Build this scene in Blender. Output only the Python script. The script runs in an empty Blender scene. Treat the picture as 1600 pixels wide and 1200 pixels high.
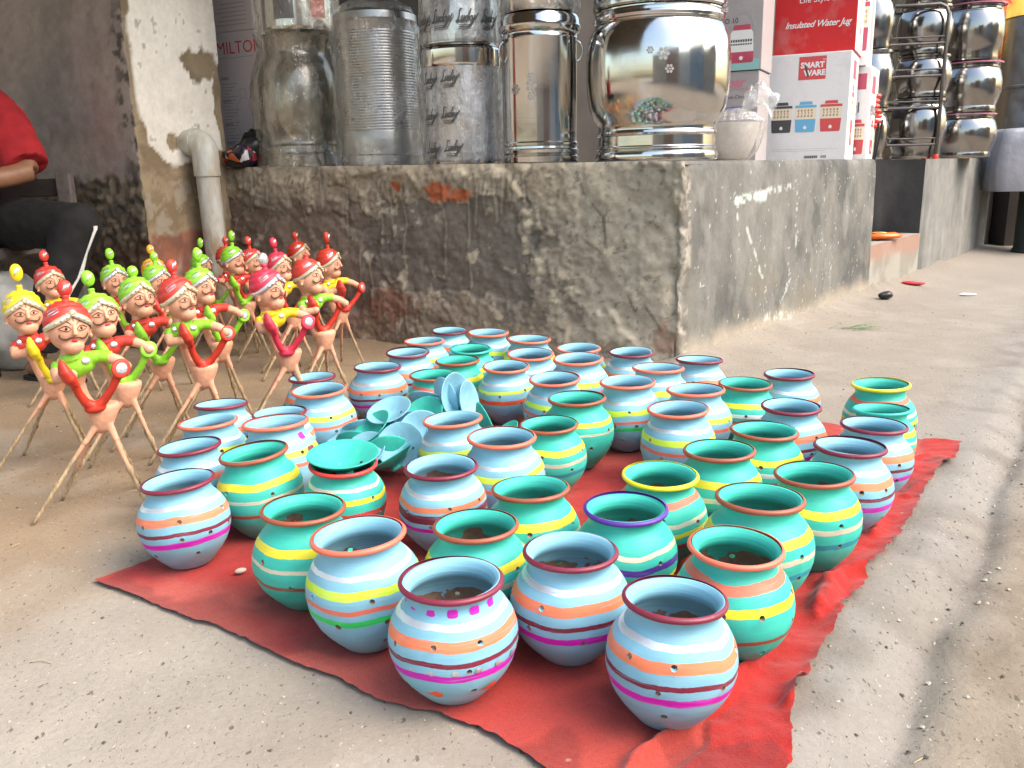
import bpy, math, random
import numpy as np
from mathutils import Vector, Matrix, noise as mnoise

SC = bpy.context.scene
COL = SC.collection
R = math.radians
random.seed(7)

# ------------------------------------------------------------------ camera
cam_d = bpy.data.cameras.new('camera')
cam_d.sensor_width = 36.0
cam_d.lens = 1338.5 / 1600 * 36.0
cam_d.clip_start = 0.05
cam_d.clip_end = 500
cam = bpy.data.objects.new('camera', cam_d)
COL.objects.link(cam)
cam.matrix_world = Matrix.Translation((0, 0, 0.8)) @ Matrix.Rotation(R(90 - 14.067), 4, 'X') @ Matrix.Rotation(-0.02263, 4, 'Z')
SC.camera = cam

# ------------------------------------------------------------------ light
W = bpy.data.worlds.new('World')
SC.world = W
W.use_nodes = True
wn = W.node_tree
wn.nodes.clear()
sky = wn.nodes.new('ShaderNodeTexSky')
sky.sky_type = 'NISHITA'
sky.sun_disc = False
sky.sun_elevation = R(48)
sky.sun_rotation = R(112)
sky.air_density = 1.6
sky.dust_density = 4.0
sky.ozone_density = 1.0
bg = wn.nodes.new('ShaderNodeBackground')
bg.inputs['Strength'].default_value = 0.15
wo = wn.nodes.new('ShaderNodeOutputWorld')
wn.links.new(sky.outputs[0], bg.inputs[0])
wn.links.new(bg.outputs[0], wo.inputs[0])
sun_d = bpy.data.lights.new('sun', 'SUN')
sun_d.energy = 0.95
sun_d.angle = R(50)
sun_d.color = (1.0, 0.955, 0.89)
sun = bpy.data.objects.new('sun', sun_d)
COL.objects.link(sun)
sun.rotation_euler = Vector((0.80, -0.33, 0.95)).to_track_quat('Z', 'Y').to_euler()
sun.location = (6, -3, 8)
SC.view_settings.view_transform = 'Standard'
SC.view_settings.look = 'None'
SC.view_settings.exposure = 1.5
SC.view_settings.gamma = 1.0
SC.view_settings.use_curve_mapping = False
SC.render.engine = 'CYCLES'
SC.cycles.max_bounces = 10
SC.cycles.transparent_max_bounces = 16

# ------------------------------------------------------------------ helpers
def tag(o, label=None, cat=None, group=None, kind=None):
    if label: o['label'] = label
    if cat: o['category'] = cat
    if group: o['group'] = group
    if kind: o['kind'] = kind
    return o

def thing(name, label, cat, loc=(0, 0, 0), rotz=0.0, group=None):
    o = bpy.data.objects.new(name, None)
    COL.objects.link(o)
    o.empty_display_size = 0.05
    o.location = loc
    o.rotation_euler = (0, 0, rotz)
    return tag(o, label, cat, group)

def link_mesh(name, me, parent=None, mats=None):
    o = bpy.data.objects.new(name, me)
    COL.objects.link(o)
    if parent: o.parent = parent
    if mats:
        if len(me.materials) == 0:
            for m in mats: me.materials.append(m)
        for i, m in enumerate(mats):
            if me.materials[i] is not m:
                o.material_slots[i].link = 'OBJECT'
                o.material_slots[i].material = m
    return o

class MB:
    """collects shapes into one mesh"""
    def __init__(s):
        s.v = []; s.f = []; s.mi = []; s.cur = 0
    def add(s, vs, fs):
        b = len(s.v)
        s.v.extend([tuple(p) for p in vs])
        for f in fs:
            s.f.append([b + i for i in f]); s.mi.append(s.cur)
    def box(s, c, d, rot=None):
        x, y, z = d[0] / 2, d[1] / 2, d[2] / 2
        vs = [Vector(p) for p in ((-x,-y,-z),(x,-y,-z),(x,y,-z),(-x,y,-z),(-x,-y,z),(x,-y,z),(x,y,z),(-x,y,z))]
        if rot is not None: vs = [rot @ p for p in vs]
        vs = [p + Vector(c) for p in vs]
        s.add(vs, [(3,2,1,0),(4,5,6,7),(0,1,5,4),(1,2,6,5),(2,3,7,6),(3,0,4,7)])
    def rings(s, rings, closed=True, cap=True):
        n = len(rings[0]); vs = [p for r in rings for p in r]; fs = []
        for i in range(len(rings) - 1):
            for j in range(n if closed else n - 1):
                k = (j + 1) % n
                fs.append((i*n + j, i*n + k, (i+1)*n + k, (i+1)*n + j))
        if cap and closed:
            fs.append(tuple(reversed(range(n))))
            fs.append(tuple(range((len(rings)-1)*n, len(rings)*n)))
        s.add(vs, fs)
    def tube(s, pts, rad, seg=8, cap=True, flat=None):
        pts = [Vector(p) for p in pts]
        if not hasattr(rad, '__len__'): rad = [rad] * len(pts)
        rings = []
        prev = None
        for i, p in enumerate(pts):
            t = (pts[min(i+1, len(pts)-1)] - pts[max(i-1, 0)]).normalized()
            if prev is None:
                a = Vector((0, 0, 1)) if abs(t.z) < .9 else Vector((1, 0, 0))
                e1 = t.cross(a).normalized()
            else:
                e1 = (prev - t * prev.dot(t)).normalized()
            prev = e1
            e2 = t.cross(e1)
            ra = rad[i]
            rb = ra if flat is None else ra * flat
            rings.append([p + e1*ra*math.cos(2*math.pi*k/seg) + e2*rb*math.sin(2*math.pi*k/seg) for k in range(seg)])
        s.rings(rings, True, cap)
    def lathe(s, prof, seg=32, c=(0, 0, 0), cap=False, M=None):
        rings = []
        for r, z in prof:
            r = max(r, 1e-4)
            ring = [Vector((r*math.cos(2*math.pi*k/seg), r*math.sin(2*math.pi*k/seg), z)) for k in range(seg)]
            if M is not None: ring = [M @ p for p in ring]
            rings.append([p + Vector(c) for p in ring])
        s.rings(rings, True, cap)
    def ball(s, c, r, seg=16, n=10, M=None):
        if not hasattr(r, '__len__'): r = (r, r, r)
        rings = []
        for i in range(n + 1):
            a = -math.pi/2 + math.pi*i/n
            rr = max(math.cos(a), 1e-3)
            ring = [Vector((r[0]*rr*math.cos(2*math.pi*k/seg), r[1]*rr*math.sin(2*math.pi*k/seg), r[2]*math.sin(a))) for k in range(seg)]
            if M is not None: ring = [M @ p for p in ring]
            rings.append([p + Vector(c) for p in ring])
        s.rings(rings, True, True)
    def poly(s, pts):
        s.add(pts, [tuple(range(len(pts)))])
    def mesh(s, name, smooth=True, angle=None):
        me = bpy.data.meshes.new(name)
        me.from_pydata(s.v, [], s.f)
        me.polygons.foreach_set('material_index', s.mi)
        me.polygons.foreach_set('use_smooth', [smooth] * len(s.f))
        me.update()
        if smooth and angle: me.set_sharp_from_angle(angle=R(angle))
        return me
    def build(s, name, mat, parent=None, smooth=True, angle=40, bevel=0):
        me = s.mesh(name, smooth, angle)
        mats = mat if isinstance(mat, (list, tuple)) else [mat]
        o = link_mesh(name, me, parent, mats)
        if bevel:
            b = o.modifiers.new('bevel', 'BEVEL'); b.width = bevel; b.segments = 2; b.limit_method = 'ANGLE'
        return o

def remeshed(mb, name, voxel, smooth_it=4):
    me = mb.mesh(name, True)
    o = bpy.data.objects.new('tmp', me)
    COL.objects.link(o)
    m = o.modifiers.new('r', 'REMESH'); m.mode = 'VOXEL'; m.voxel_size = voxel; m.use_smooth_shade = True
    s = o.modifiers.new('s', 'SMOOTH'); s.iterations = smooth_it; s.factor = 0.5
    dg = bpy.context.evaluated_depsgraph_get()
    out = bpy.data.meshes.new_from_object(o.evaluated_get(dg))
    out.name = name
    bpy.data.objects.remove(o)
    return out

# vectorised value noise -------------------------------------------------
def _h(ix, iy, seed):
    n = (ix.astype(np.int64) * 374761393 + iy.astype(np.int64) * 668265263 + seed * 1442695041) & 0xffffffff
    n = ((n ^ (n >> 13)) * 1274126177) & 0xffffffff
    n = n ^ (n >> 16)
    return (n & 0xffff) / 65535.0
def vnoise(x, y, seed=0):
    x = np.asarray(x, float); y = np.asarray(y, float)
    ix = np.floor(x); iy = np.floor(y)
    fx = x - ix; fy = y - iy
    fx = fx*fx*(3-2*fx); fy = fy*fy*(3-2*fy)
    a = _h(ix, iy, seed); b = _h(ix+1, iy, seed); c = _h(ix, iy+1, seed); d = _h(ix+1, iy+1, seed)
    return a*(1-fx)*(1-fy) + b*fx*(1-fy) + c*(1-fx)*fy + d*fx*fy
def fbm(x, y, seed=0, oct=4, gain=.5):
    t = 0; a = 1; s = 0
    for o in range(oct):
        t = t + a*vnoise(x*2**o + o*17.3, y*2**o - o*9.1, seed + o*31); s += a; a *= gain
    return t / s
def sstep(a, b, x):
    t = np.clip((x - a) / (b - a), 0, 1)
    return t*t*(3-2*t)
def lerp(c0, c1, m):
    m = np.asarray(m)[..., None]
    return np.asarray(c0) * (1 - m) + np.asarray(c1) * m

def S(h):
    h = h.lstrip('#')
    v = [int(h[i:i+2], 16) / 255 for i in (0, 2, 4)]
    return tuple(c/12.92 if c <= .04045 else ((c+.055)/1.055)**2.4 for c in v)

def sheet(name, X, Y, Z, colors, mat, parent=None, flip=False, smooth=True):
    nr, nc = X.shape
    me = bpy.data.meshes.new(name)
    co = np.stack([X, Y, Z], -1).reshape(-1, 3)
    idx = np.arange(nr*nc).reshape(nr, nc)
    q = np.stack([idx[:-1, :-1], idx[:-1, 1:], idx[1:, 1:], idx[1:, :-1]], -1).reshape(-1, 4)
    if flip: q = q[:, ::-1]
    me.vertices.add(len(co)); me.vertices.foreach_set('co', co.ravel())
    me.loops.add(len(q)*4); me.loops.foreach_set('vertex_index', q.ravel().astype(np.int32))
    me.polygons.add(len(q))
    me.polygons.foreach_set('loop_start', np.arange(0, len(q)*4, 4, dtype=np.int32))
    me.polygons.foreach_set('use_smooth', np.full(len(q), smooth))
    me.update(calc_edges=True)
    if colors is not None:
        at = me.color_attributes.new('wear_and_light', 'FLOAT_COLOR', 'POINT')
        c4 = np.concatenate([np.asarray(colors).reshape(-1, 3), np.ones((nr*nc, 1))], 1).astype(np.float32)
        at.data.foreach_set('color', c4.ravel())
    me.materials.append(mat)
    o = bpy.data.objects.new(name, me); COL.objects.link(o)
    if parent: o.parent = parent
    return o

# materials ---------------------------------------------------------------
class N:
    def __init__(s, name):
        s.m = bpy.data.materials.new(name); s.m.use_nodes = True
        s.t = s.m.node_tree; s.t.nodes.clear()
        s.out = s.t.nodes.new('ShaderNodeOutputMaterial')
    def n(s, typ, ins=None, **kw):
        nd = s.t.nodes.new('ShaderNode' + typ)
        for k, v in kw.items(): setattr(nd, k, v)
        for k, v in (ins or {}).items():
            i = nd.inputs[k]
            if hasattr(v, 'is_linked') or hasattr(v, 'links'): s.t.links.new(v, i)
            else: i.default_value = v
        return nd
    def math(s, op, a, b=0.0, clamp=False):
        return s.n('Math', {0: a, 1: b}, operation=op, use_clamp=clamp).outputs[0]
    def noise(s, vec, scale, detail=3, rough=.55):
        d = {'Scale': scale, 'Detail': detail, 'Roughness': rough}
        if vec is not None: d['Vector'] = vec
        return s.n('TexNoise', d).outputs[0]
    def ramp(s, fac, stops, interp='LINEAR'):
        r = s.n('ValToRGB', {0: fac}); cr = r.color_ramp; cr.interpolation = interp
        stops = sorted(stops, key=lambda q: q[0])
        while len(cr.elements) < len(stops): cr.elements.new(0.5)
        for e, (p, c) in zip(cr.elements, stops):
            e.position = min(max(p, 0), 1)
            e.color = (c[0], c[1], c[2], 1) if hasattr(c, '__len__') else (c, c, c, 1)
        return r.outputs[0]
    def mix(s, f, a, b, bt='MIX'):
        nd = s.n('Mix', data_type='RGBA', blend_type=bt)
        for i, v in ((0, f), (6, a), (7, b)):
            if hasattr(v, 'links'): s.t.links.new(v, nd.inputs[i])
            else: nd.inputs[i].default_value = (*v, 1) if hasattr(v, '__len__') and len(v) == 3 else v
        return nd.outputs[2]
    def bump(s, h, strength, dist):
        return s.n('Bump', {'Height': h, 'Strength': strength, 'Distance': dist}).outputs[0]
    def bsdf(s, color, rough=.6, metal=0.0, normal=None, **kw):
        d = {'Roughness': rough, 'Metallic': metal}
        b = s.n('BsdfPrincipled', d)
        if hasattr(color, 'links'): s.t.links.new(color, b.inputs['Base Color'])
        else: b.inputs['Base Color'].default_value = (*color, 1)
        if normal is not None: s.t.links.new(normal, b.inputs['Normal'])
        for k, v in kw.items():
            k = k.replace('_', ' ')
            if hasattr(v, 'links'): s.t.links.new(v, b.inputs[k])
            else: b.inputs[k].default_value = v
        s.t.links.new(b.outputs[0], s.out.inputs[0])
        return b

def obj_coord(a): return a.n('TexCoord').outputs['Object']

def plain(name, color, rough=.5, metal=0.0, grain=.12, scale=40, bump=.15, dist=.001, **kw):
    a = N(name); c = obj_coord(a)
    f = a.noise(c, scale, 4)
    k = a.ramp(f, [(.3, [1-grain]*3), (.7, [1+grain*.4]*3)])
    col = a.mix(1.0, color, k, 'MULTIPLY')
    a.bsdf(col, rough, metal, a.bump(f, bump, dist), **kw)
    return a.m

def print_mat(name, color, rough=.5):
    a = N(name); c = obj_coord(a)
    f = a.noise(c, 220, 2)
    col = a.mix(a.math('MULTIPLY', f, .12), color, (.8, .8, .8))
    a.bsdf(col, rough)
    return a.m
# ------------------------------------------------------------------ setting
def wear_mat(name, rough=.9, fine=.25, scale=60, bump=.5, dist=.004, specks=False):
    a = N(name); c = obj_coord(a)
    at = a.n('Attribute', attribute_name='wear_and_light')
    f1 = a.noise(c, scale, 6, .65); f2 = a.noise(c, scale*5, 3, .6)
    k = a.math('ADD', a.math('MULTIPLY', f1, fine*1.6), a.math('ADD', a.math('MULTIPLY', f2, fine*.9), 1-fine*1.25))
    kc = a.n('CombineColor', {0: k, 1: k, 2: k}).outputs[0]
    col = a.mix(1.0, at.outputs['Color'], kc, 'MULTIPLY')
    h = a.math('ADD', f1, a.math('MULTIPLY', f2, .35))
    if specks:
        sv = a.n('Mapping', {0: c, 'Scale': (1.0, .6, 1.0), 'Rotation': (0, 0, .5)}).outputs[0]
        for sc_, lo, cc, am in ((95, .675, (.10, .08, .06), .75), (170, .69, (.13, .10, .075), .7), (130, .70, (.62, .58, .50), .55)):
            k2 = a.ramp(a.noise(sv, sc_, 2, .5), [(lo, 0.0), (lo+.025, am)]); col = a.mix(k2, col, cc); h = a.math('SUBTRACT', h, a.math('MULTIPLY', k2, .5))
    a.bsdf(col, rough, 0.0, a.bump(h, bump, dist), Specular_IOR_Level=.25)
    return a.m

M_GROUND = wear_mat('dusty_concrete', .92, .22, 75, .6, .005, True)
M_WALL = wear_mat('rough_plaster', .9, .24, 55, .6, .005)
M_SMOOTH = wear_mat('trowelled_cement', .82, .2, 45, .35, .003)
M_PILLAR = wear_mat('peeling_plaster', .9, .22, 50, .5, .004)

A_C = np.array([.68, 3.40]); A_L = np.array([-1.42, 4.45])
A_U = np.array([-.89443, .44721]); A_N = np.array([.44721, .89443]); A_V = np.array([.63137, .77548]); A_W = np.array([-.77548, .63137])

def seg_dist(x, y, a, b):
    a = np.asarray(a); b = np.asarray(b); d = b - a; L2 = (d*d).sum()
    t = np.clip(((x-a[0])*d[0] + (y-a[1])*d[1]) / L2, 0, 1)
    return np.hypot(x - a[0] - t*d[0], y - a[1] - t*d[1])

def ground_z(x, y):
    x = np.asarray(x, float); y = np.asarray(y, float)
    d = (x-.57)*.81 - (y-1.13)*.59 + (fbm(x*3, y*3, 5)-.5)*.09
    z = -.026*sstep(-.10, .0, d) + .012*sstep(.0, .06, d) - .010*np.exp(-(d/.016)**2)*sstep(.35, .5, fbm(x*4, y*4, 6))
    lane = sstep(-.02, .1, d)
    z = z + lane*((fbm(x*2.5, y*2.5, 9)-.5)*.012 + (fbm(x*20, y*20, 19, 5)-.5)*.012 + (fbm(x*40, y*40, 18)-.5)*.008)
    edge = sstep(-.32, -.12, d)*(1-lane)
    z = z + edge*(fbm(x*24, y*24, 3)-.5)*.006
    z = z + (fbm(x*1.3, y*1.3, 1)-.5)*.006 + (fbm(x*22, y*22, 12)-.5)*.0045
    # dirt piled against the foot of the shop platform
    dr = seg_dist(x, y, A_C, A_C + A_V*5.8); df = seg_dist(x, y, A_C, A_L)
    z = z + .05*np.exp(-dr/.085)*(.4+1.2*fbm(x*5, y*5, 44)) + .03*np.exp(-df/.06)*fbm(x*7, y*7, 45)
    # keep it level under the cloth and figures
    return z

def axis(lo, hi, step, far):
    near = np.arange(lo, hi, step)
    g = []; q = step; p = hi
    while p < far:
        q *= 1.18; p += q; g.append(p)
    h = []; q = step; p = lo
    while p > -far:
        q *= 1.18; p -= q; h.append(p)
    return np.concatenate([h[::-1], near, g])
gx = axis(-2.6, 2.4, .018, 160); gy = axis(.85, 4.9, .02, 160)
GX, GY = np.meshgrid(gx, gy)
GZ = ground_z(GX, GY)
n1 = fbm(GX*1.1, GY*1.1, 21, 5); n2 = fbm(GX*5, GY*5, 22, 4); n3 = fbm(GX*30, GY*30, 23, 3); n4 = fbm(GX*2.3+GY, GY*2.3-GX, 29, 4)
d_ = (GX-.57)*.81 - (GY-1.13)*.59
gc = lerp((.325, .29, .245), (.29, .25, .205), sstep(.35, .7, n1))
brown = sstep(.0, .9, (-.45 - GX)*.9 + (GY-1.55)*.7 + (n2-.5)*.8) * (1-sstep(.1, .8, GX))
gc = lerp(gc, (.265, .19, .12), brown*.9)
gc = lerp(gc, (.33, .285, .232), sstep(.2, 1.2, GX)*sstep(1.8, 3.0, GY)*.8)
gc = lerp(gc, lerp((.31, .285, .25), (.225, .20, .17), sstep(.42, .6, n2)), sstep(-.36, -.12, d_)*.9)
gc = lerp(gc, lerp((.325, .265, .195), (.25, .195, .14), sstep(.4, .62, n2)), sstep(-.02, .10, d_)*.9)
gc = lerp(gc, (.20, .165, .13), sstep(.05, .0, np.abs(d_+(fbm(GX*3, GY*3, 5)-.5)*.09))*.4*sstep(.3, .5, n2))  # gutter line darkened in the colour, like the shade in its groove
gc = lerp(gc, (.40, .36, .305), sstep(.56, .72, n2)*.35); n5 = fbm(GX*13, GY*13, 27, 4); gc = gc*((.90 + .20*n5)*(1 - .17*sstep(-.3, .8, GX)))[..., None]  # right side darkened in the colour to offset the strong light there
gc = lerp(gc, (.22, .185, .15), sstep(.62, .82, n4)*.2)
ground = sheet('ground', GX, GY, GZ, gc, M_GROUND)
tag(ground, kind='structure')

# shop platform ------------------------------------------------------------
platform = thing('shop_platform', 'waist-high cement shop platform with stained crumbling plaster front, carrying the steel vessels', 'platform', (A_C[0], A_C[1], 0))
def P_local(p): return np.stack([p[..., 0]-A_C[0], p[..., 1]-A_C[1]], -1)
FL = 2.3479
def plat_path(t):
    """t: metres from the left end round the corner; returns points, outward normals"""
    rr = .05
    t = np.asarray(t)
    p_front = A_L + np.outer(t, -A_U)
    p_right = A_C + np.outer(t-FL, A_V)
    m = sstep(FL-rr, FL+rr, t)[:, None]
    p = p_front*(1-m) + p_right*m
    # pull the corner in a little so it is rounded
    nf = -A_N; nr = -A_W
    nn = nf*(1-m) + nr*m
    nn = nn / np.linalg.norm(nn, axis=1)[:, None]
    p = p - nn*(.018*np.exp(-((t-FL)/.05)**2))[:, None]
    return p, nn
def ztop(t):
    return np.where(t < FL, .84 + (.817-.84)*t/FL, .817 + (.803-.817)*np.clip((t-FL)/5.8, 0, 1))

DRIPS = [(1.28, .78, .34), (1.40, .78, .28), (1.44, .77, .56), (1.49, .79, .60), (1.535, .79, .57), (1.57, .79, .61), (1.61, .79, .63), (1.67, .79, .66), (.93, .76, .46), (.985, .74, .56), (1.06, .75, .36), (1.02, .22, .06), (1.06, .21, .05), (1.11, .22, .09), (.18, .80, .62), (.29, .80, .60), (.41, .80, .66), (.50, .79, .58), (.61, .80, .63), (.74, .79, .5), (.80, .45, .2), (.86, .42, .16)]
def front_right_color(T, Zv):
    s = T - FL
    front = 1 - sstep(-.02, .03, s + (fbm(Zv*9, T*3, 61)-.5)*.06)
    a = fbm(T*2.2, Zv*2.2, 31, 5); b = fbm(T*7, Zv*7, 32, 5); c = fbm(T*24, Zv*24, 33, 4); st = fbm(T*16, Zv*1.1, 34, 4); st2 = fbm(T*42, Zv*2.0, 35, 3)
    # front: brown-black stained rough plaster, paler at the top and, part wear part painted light, toward the corner
    pale = sstep(.35, .75, .55*T/FL + .35*(a-.5) + .30*(b-.5) + .18)
    fcol = lerp((.19, .155, .12), (.34, .295, .225), pale)
    band = sstep(.60, .70, Zv + (b-.5)*.25 + (a-.5)*.2)
    fcol = lerp(fcol, (.31, .26, .195), band*.75)
    grime = sstep(.48, .62, b*.5+a*.5 + .06*np.cos(T*2.5))*(1-band*.7)*(1-sstep(1.75, 2.2, T))
    fcol = lerp(fcol, (.115, .10, .086), grime*.75)
    lowred = sstep(.42, .2, Zv + (b-.5)*.35)*sstep(1.25, .75, T + (a-.5)*.6)
    fcol = lerp(fcol, (.20, .13, .095), lowred*.8)
    # smooth dark slurry coat left over the rough plaster, with a ragged outline
    rag = (fbm(T*9, Zv*9, 150, 7, .62)-.5)
    q1 = np.maximum(np.abs(T-1.30)/.40, np.abs(Zv-.47)/.205) + rag*1.1; q2 = np.maximum(np.abs(T-.45)/.46, np.abs(Zv-.40)/.24) + rag*1.2; q3 = np.maximum(np.abs(T-1.75)/.22, np.abs(Zv-.24)/.10) + rag*1.6
    coat = np.maximum(sstep(1.03, .97, q1), np.maximum(sstep(1.03, .97, q2)*.8, sstep(1.03, .97, q3)*.7))
    ccol = lerp((.135, .118, .10), (.165, .118, .09), sstep(.9, .6, T)); ccol = ccol*(.85 + .3*b)[..., None]
    fcol = lerp(fcol, ccol, coat*.85)
    smooth_r = sstep(1.85, 2.0, T + rag*.5)
    fcol = lerp(fcol, lerp((.37, .33, .26), (.29, .26, .205), sstep(.4, .6, a)), smooth_r*.8)
    for (ca, cb) in (((1.93, .70), (2.02, .60)), ((2.02, .60), (2.03, .47)), ((1.95, .50), (2.02, .45)), ((2.02, .45), (2.08, .46)), ((2.12, .30), (2.16, .22)), ((1.90, .78), (1.93, .70)), ((2.2, .25), (2.27, .15))):
        fcol = lerp(fcol, (.10, .085, .065), sstep(.009, .003, seg_dist(T, Zv, ca, cb) + np.abs(rag)*.012)*.8)
    for (du, z1, z0_) in DRIPS:
        uu = T - du - .006*np.sin(Zv*23 + du*90) - (fbm(Zv*14, T*0+du*50, 151)-.5)*.012; zr = sstep(z0_-.004, z0_+.01, Zv)*sstep(z1+.01, z1-.01, Zv)
        fcol = lerp(fcol, (.075, .06, .048), np.exp(-((uu-.004)/.0065)**2)*zr*.9); fcol = lerp(fcol, (.36, .32, .25), np.exp(-((uu+.007)/.006)**2)*zr*.45)
    chip = sstep(.60, .68, c)*sstep(.45, .6, b)
    fcol = lerp(fcol, (.44, .38, .29), chip*.6); fcol = fcol*(.84 + .34*fbm(T*48, Zv*48, 38, 4))[..., None]
    drips = 0*sstep(.66, .72, fbm(T*30 + fbm(T*5, Zv*5, 137)*1.2, Zv*2.2, 135, 3))*sstep(.45, .60, Zv + (fbm(T*24, 0*Zv, 36)-.5)*.9)
    fcol = lerp(fcol, (.085, .073, .06), drips*.6)
    pits = sstep(.72, .80, fbm(T*55, Zv*55, 37, 2)); fcol = lerp(fcol, (.07, .06, .05), pits*.5)
    for (u0, z0, w, h, sd) in ((1.02, .735, .022, .022, 1), (1.24, .71, .06, .05, 2), (1.36, .69, .06, .03, 3), (.95, .19, .13, .07, 4), (2.30, .10, .06, .07, 7)):
        mk = sstep(1.15, .75, np.hypot((T-u0)/w, (Zv-z0)/h) + (fbm(T*26, Zv*26, 70+sd)-.5)*1.5)
        fcol = lerp(fcol, (.36, .10, .045) if sd < 4 else (.19, .075, .05), mk*(.95 if sd < 4 else .55))
    # right: trowelled grey cement with streaks and old white paint
    rcol = lerp((.27, .262, .235), (.165, .165, .155), sstep(.40, .60, a))
    rcol = lerp(rcol, (.33, .322, .29), sstep(.52, .66, fbm(T*7, Zv*4, 40, 6, .6))*.6)
    rcol = lerp(rcol, (.18, .172, .155), sstep(.42, .32, st2)*.15); rcol = rcol*(.66*(.72 + .56*fbm(T*14, Zv*10, 39, 6, .6)))[..., None]
    rcol = lerp(rcol, (.20, .18, .14), sstep(.55, .7, b)*sstep(.45, .1, Zv)*.75)
    rcol = lerp(rcol, (.40, .345, .27), sstep(.13, .02, Zv + (b-.5)*.12)*.85)
    rcol = lerp(rcol, (.38, .33, .26), np.exp(-np.clip(s, 0, 9)/.05)*.6)
    wn_ = fbm(T*26, Zv*26, 81, 5, .65)
    def stroke(a0, b0, w, thr, col=(.56, .58, .545), k=.6):
        nonlocal rcol
        dd = seg_dist(s, Zv, a0, b0) + (fbm(T*22, Zv*22, 83)-.5)*w*1.2
        rcol = lerp(rcol, col, sstep(w, w*.45, dd)*sstep(thr, thr+.07, wn_)*k)
    stroke((.47, .66), (.78, .655), .032, .40, (.62, .72, .66)); stroke((.72, .665), (1.16, .70), .022, .44)
    stroke((.48, .68), (.50, .52), .012, .48); stroke((1.17, .70), (1.19, .34), .014, .46); stroke((.60, .52), (.84, .22), .013, .52)
    stroke((.82, .33), (.83, .08), .018, .54); stroke((.86, .09), (1.2, .04), .03, .55); stroke((1.2, .3), (1.0, .12), .018, .56)
    stroke((1.75, .4), (1.7, .2), .02, .55); stroke((.05, .75), (.03, .05), .035, .46, (.42, .38, .32), .7)
    fl = sstep(.81, .83, fbm(T*60, Zv*38, 85, 3)); rcol = lerp(rcol, (.60, .59, .55), fl*.7)
    fcol = np.minimum(fcol*1.18, .6)
    return fcol*front[..., None] + rcol*(1-front[..., None]), front

def wall_strip(t0, t1, dt, name, mat):
    t = np.arange(t0, t1 + dt/2, dt); zz = np.linspace(-.03, 1, 125)
    p, nn = plat_path(t)
    T, Q = np.meshgrid(t, zz); ZT = ztop(T); Zv = np.where(Q < 0, Q, Q*ZT)
    col, front = front_right_color(T, Zv)
    rough = (fbm(T*6, Zv*6, 41, 5)-.5)*.04 + (fbm(T*26, Zv*26, 42, 4)-.5)*.014
    st = fbm(T*30 + fbm(T*5, Zv*5, 137)*1.2, Zv*2.2, 135, 3)
    rough = rough + sstep(.66, .72, st)*.002*sstep(.45, .60, Zv + (fbm(T*24, 0*Zv, 36)-.5)*.9) + (fbm(T*60, Zv*60, 136, 3)-.5)*.004
    layer = sstep(.49, .53, fbm(T*3.1, Zv*3.1, 46, 5))*.016
    disp = front*(rough + layer - .012) + (1-front)*((fbm(T*3, Zv*3, 43)-.5)*.014 + (fbm(T*20, Zv*20, 48, 3)-.5)*.004)
    rag = (fbm(T*9, Zv*9, 150, 7, .62)-.5)
    q1 = np.maximum(np.abs(T-1.30)/.40, np.abs(Zv-.47)/.205) + rag*1.1; q2 = np.maximum(np.abs(T-.45)/.46, np.abs(Zv-.40)/.24) + rag*1.2
    coat = np.maximum(sstep(1.03, .95, q1), sstep(1.03, .95, q2)); sm = np.maximum(coat, sstep(1.85, 2.0, T + rag*.5))
    disp = disp + front*(1-sm)*((fbm(T*34, Zv*34, 152, 5, .6)-.5)*.022 + .004) - front*coat*.006
    for (du, z1, z0_) in DRIPS:
        uu = T - du - .006*np.sin(Zv*23 + du*90) - (fbm(Zv*14, T*0+du*50, 151)-.5)*.012; zr = sstep(z0_-.004, z0_+.01, Zv)*sstep(z1+.01, z1-.01, Zv); disp = disp + front*np.exp(-((uu+.005)/.008)**2)*zr*.007
    lump = np.exp(-((T-FL)/.045)**2)*((fbm(Zv*9, T*9, 47, 6, .6)-.55)*.10)
    disp = disp + lump
    top = np.exp(-(ZT-Zv)/.018); disp = disp - top*(.012 + .03*(fbm(T*15, 0*T, 49)-.4))
    disp = disp + .012*(1-Q)*(1-front)
    X = p[None, :, 0] + nn[None, :, 0]*disp - A_C[0]; Y = p[None, :, 1] + nn[None, :, 1]*disp - A_C[1]
    return sheet(name, X, Y, Zv, col, mat, platform)
wall_strip(0, FL + 2.42, .0075, 'plaster_face', M_WALL)

def plane_sheet(name, p0, p1, z0, z1, n, mat, colf, parent, org, amp=.006, step=.03):
    """vertical wall from p0 to p1, normal n"""
    p0 = np.asarray(p0, float); p1 = np.asarray(p1, float); Ln = np.linalg.norm(p1-p0)
    t = np.linspace(0, Ln, max(2, int(Ln/step))); z = np.linspace(z0, z1, max(2, int((z1-z0)/step)))
    T, Zv = np.meshgrid(t, z); d = (fbm(T*4, Zv*4, int(Ln*100) % 97)-.5)*amp*2
    X = p0[0] + (p1-p0)[0]*T/Ln + n[0]*d - org[0]; Y = p0[1] + (p1-p0)[1]*T/Ln + n[1]*d - org[1]
    return sheet(name, X, Y, Zv, colf(T, Zv), mat, parent)
def grey_streaks(base, dark, seed):
    def f(T, Zv):
        a = fbm(T*3, Zv*2, seed, 5); st = fbm(T*14, Zv*1.2, seed+1, 4); c = fbm(T*20, Zv*20, seed+2, 3)
        q = lerp(base, dark, sstep(.4, .65, a)); q = lerp(q, [k*1.35 for k in base], sstep(.58, .7, st)*.5)
        q = q*(.8 + .4*c)[..., None]
        return q
    return f
s0, s1, sE = 2.42, 3.54, 5.83
def rp(s, w=0.0): return A_C + A_V*s + A_W*w
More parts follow.
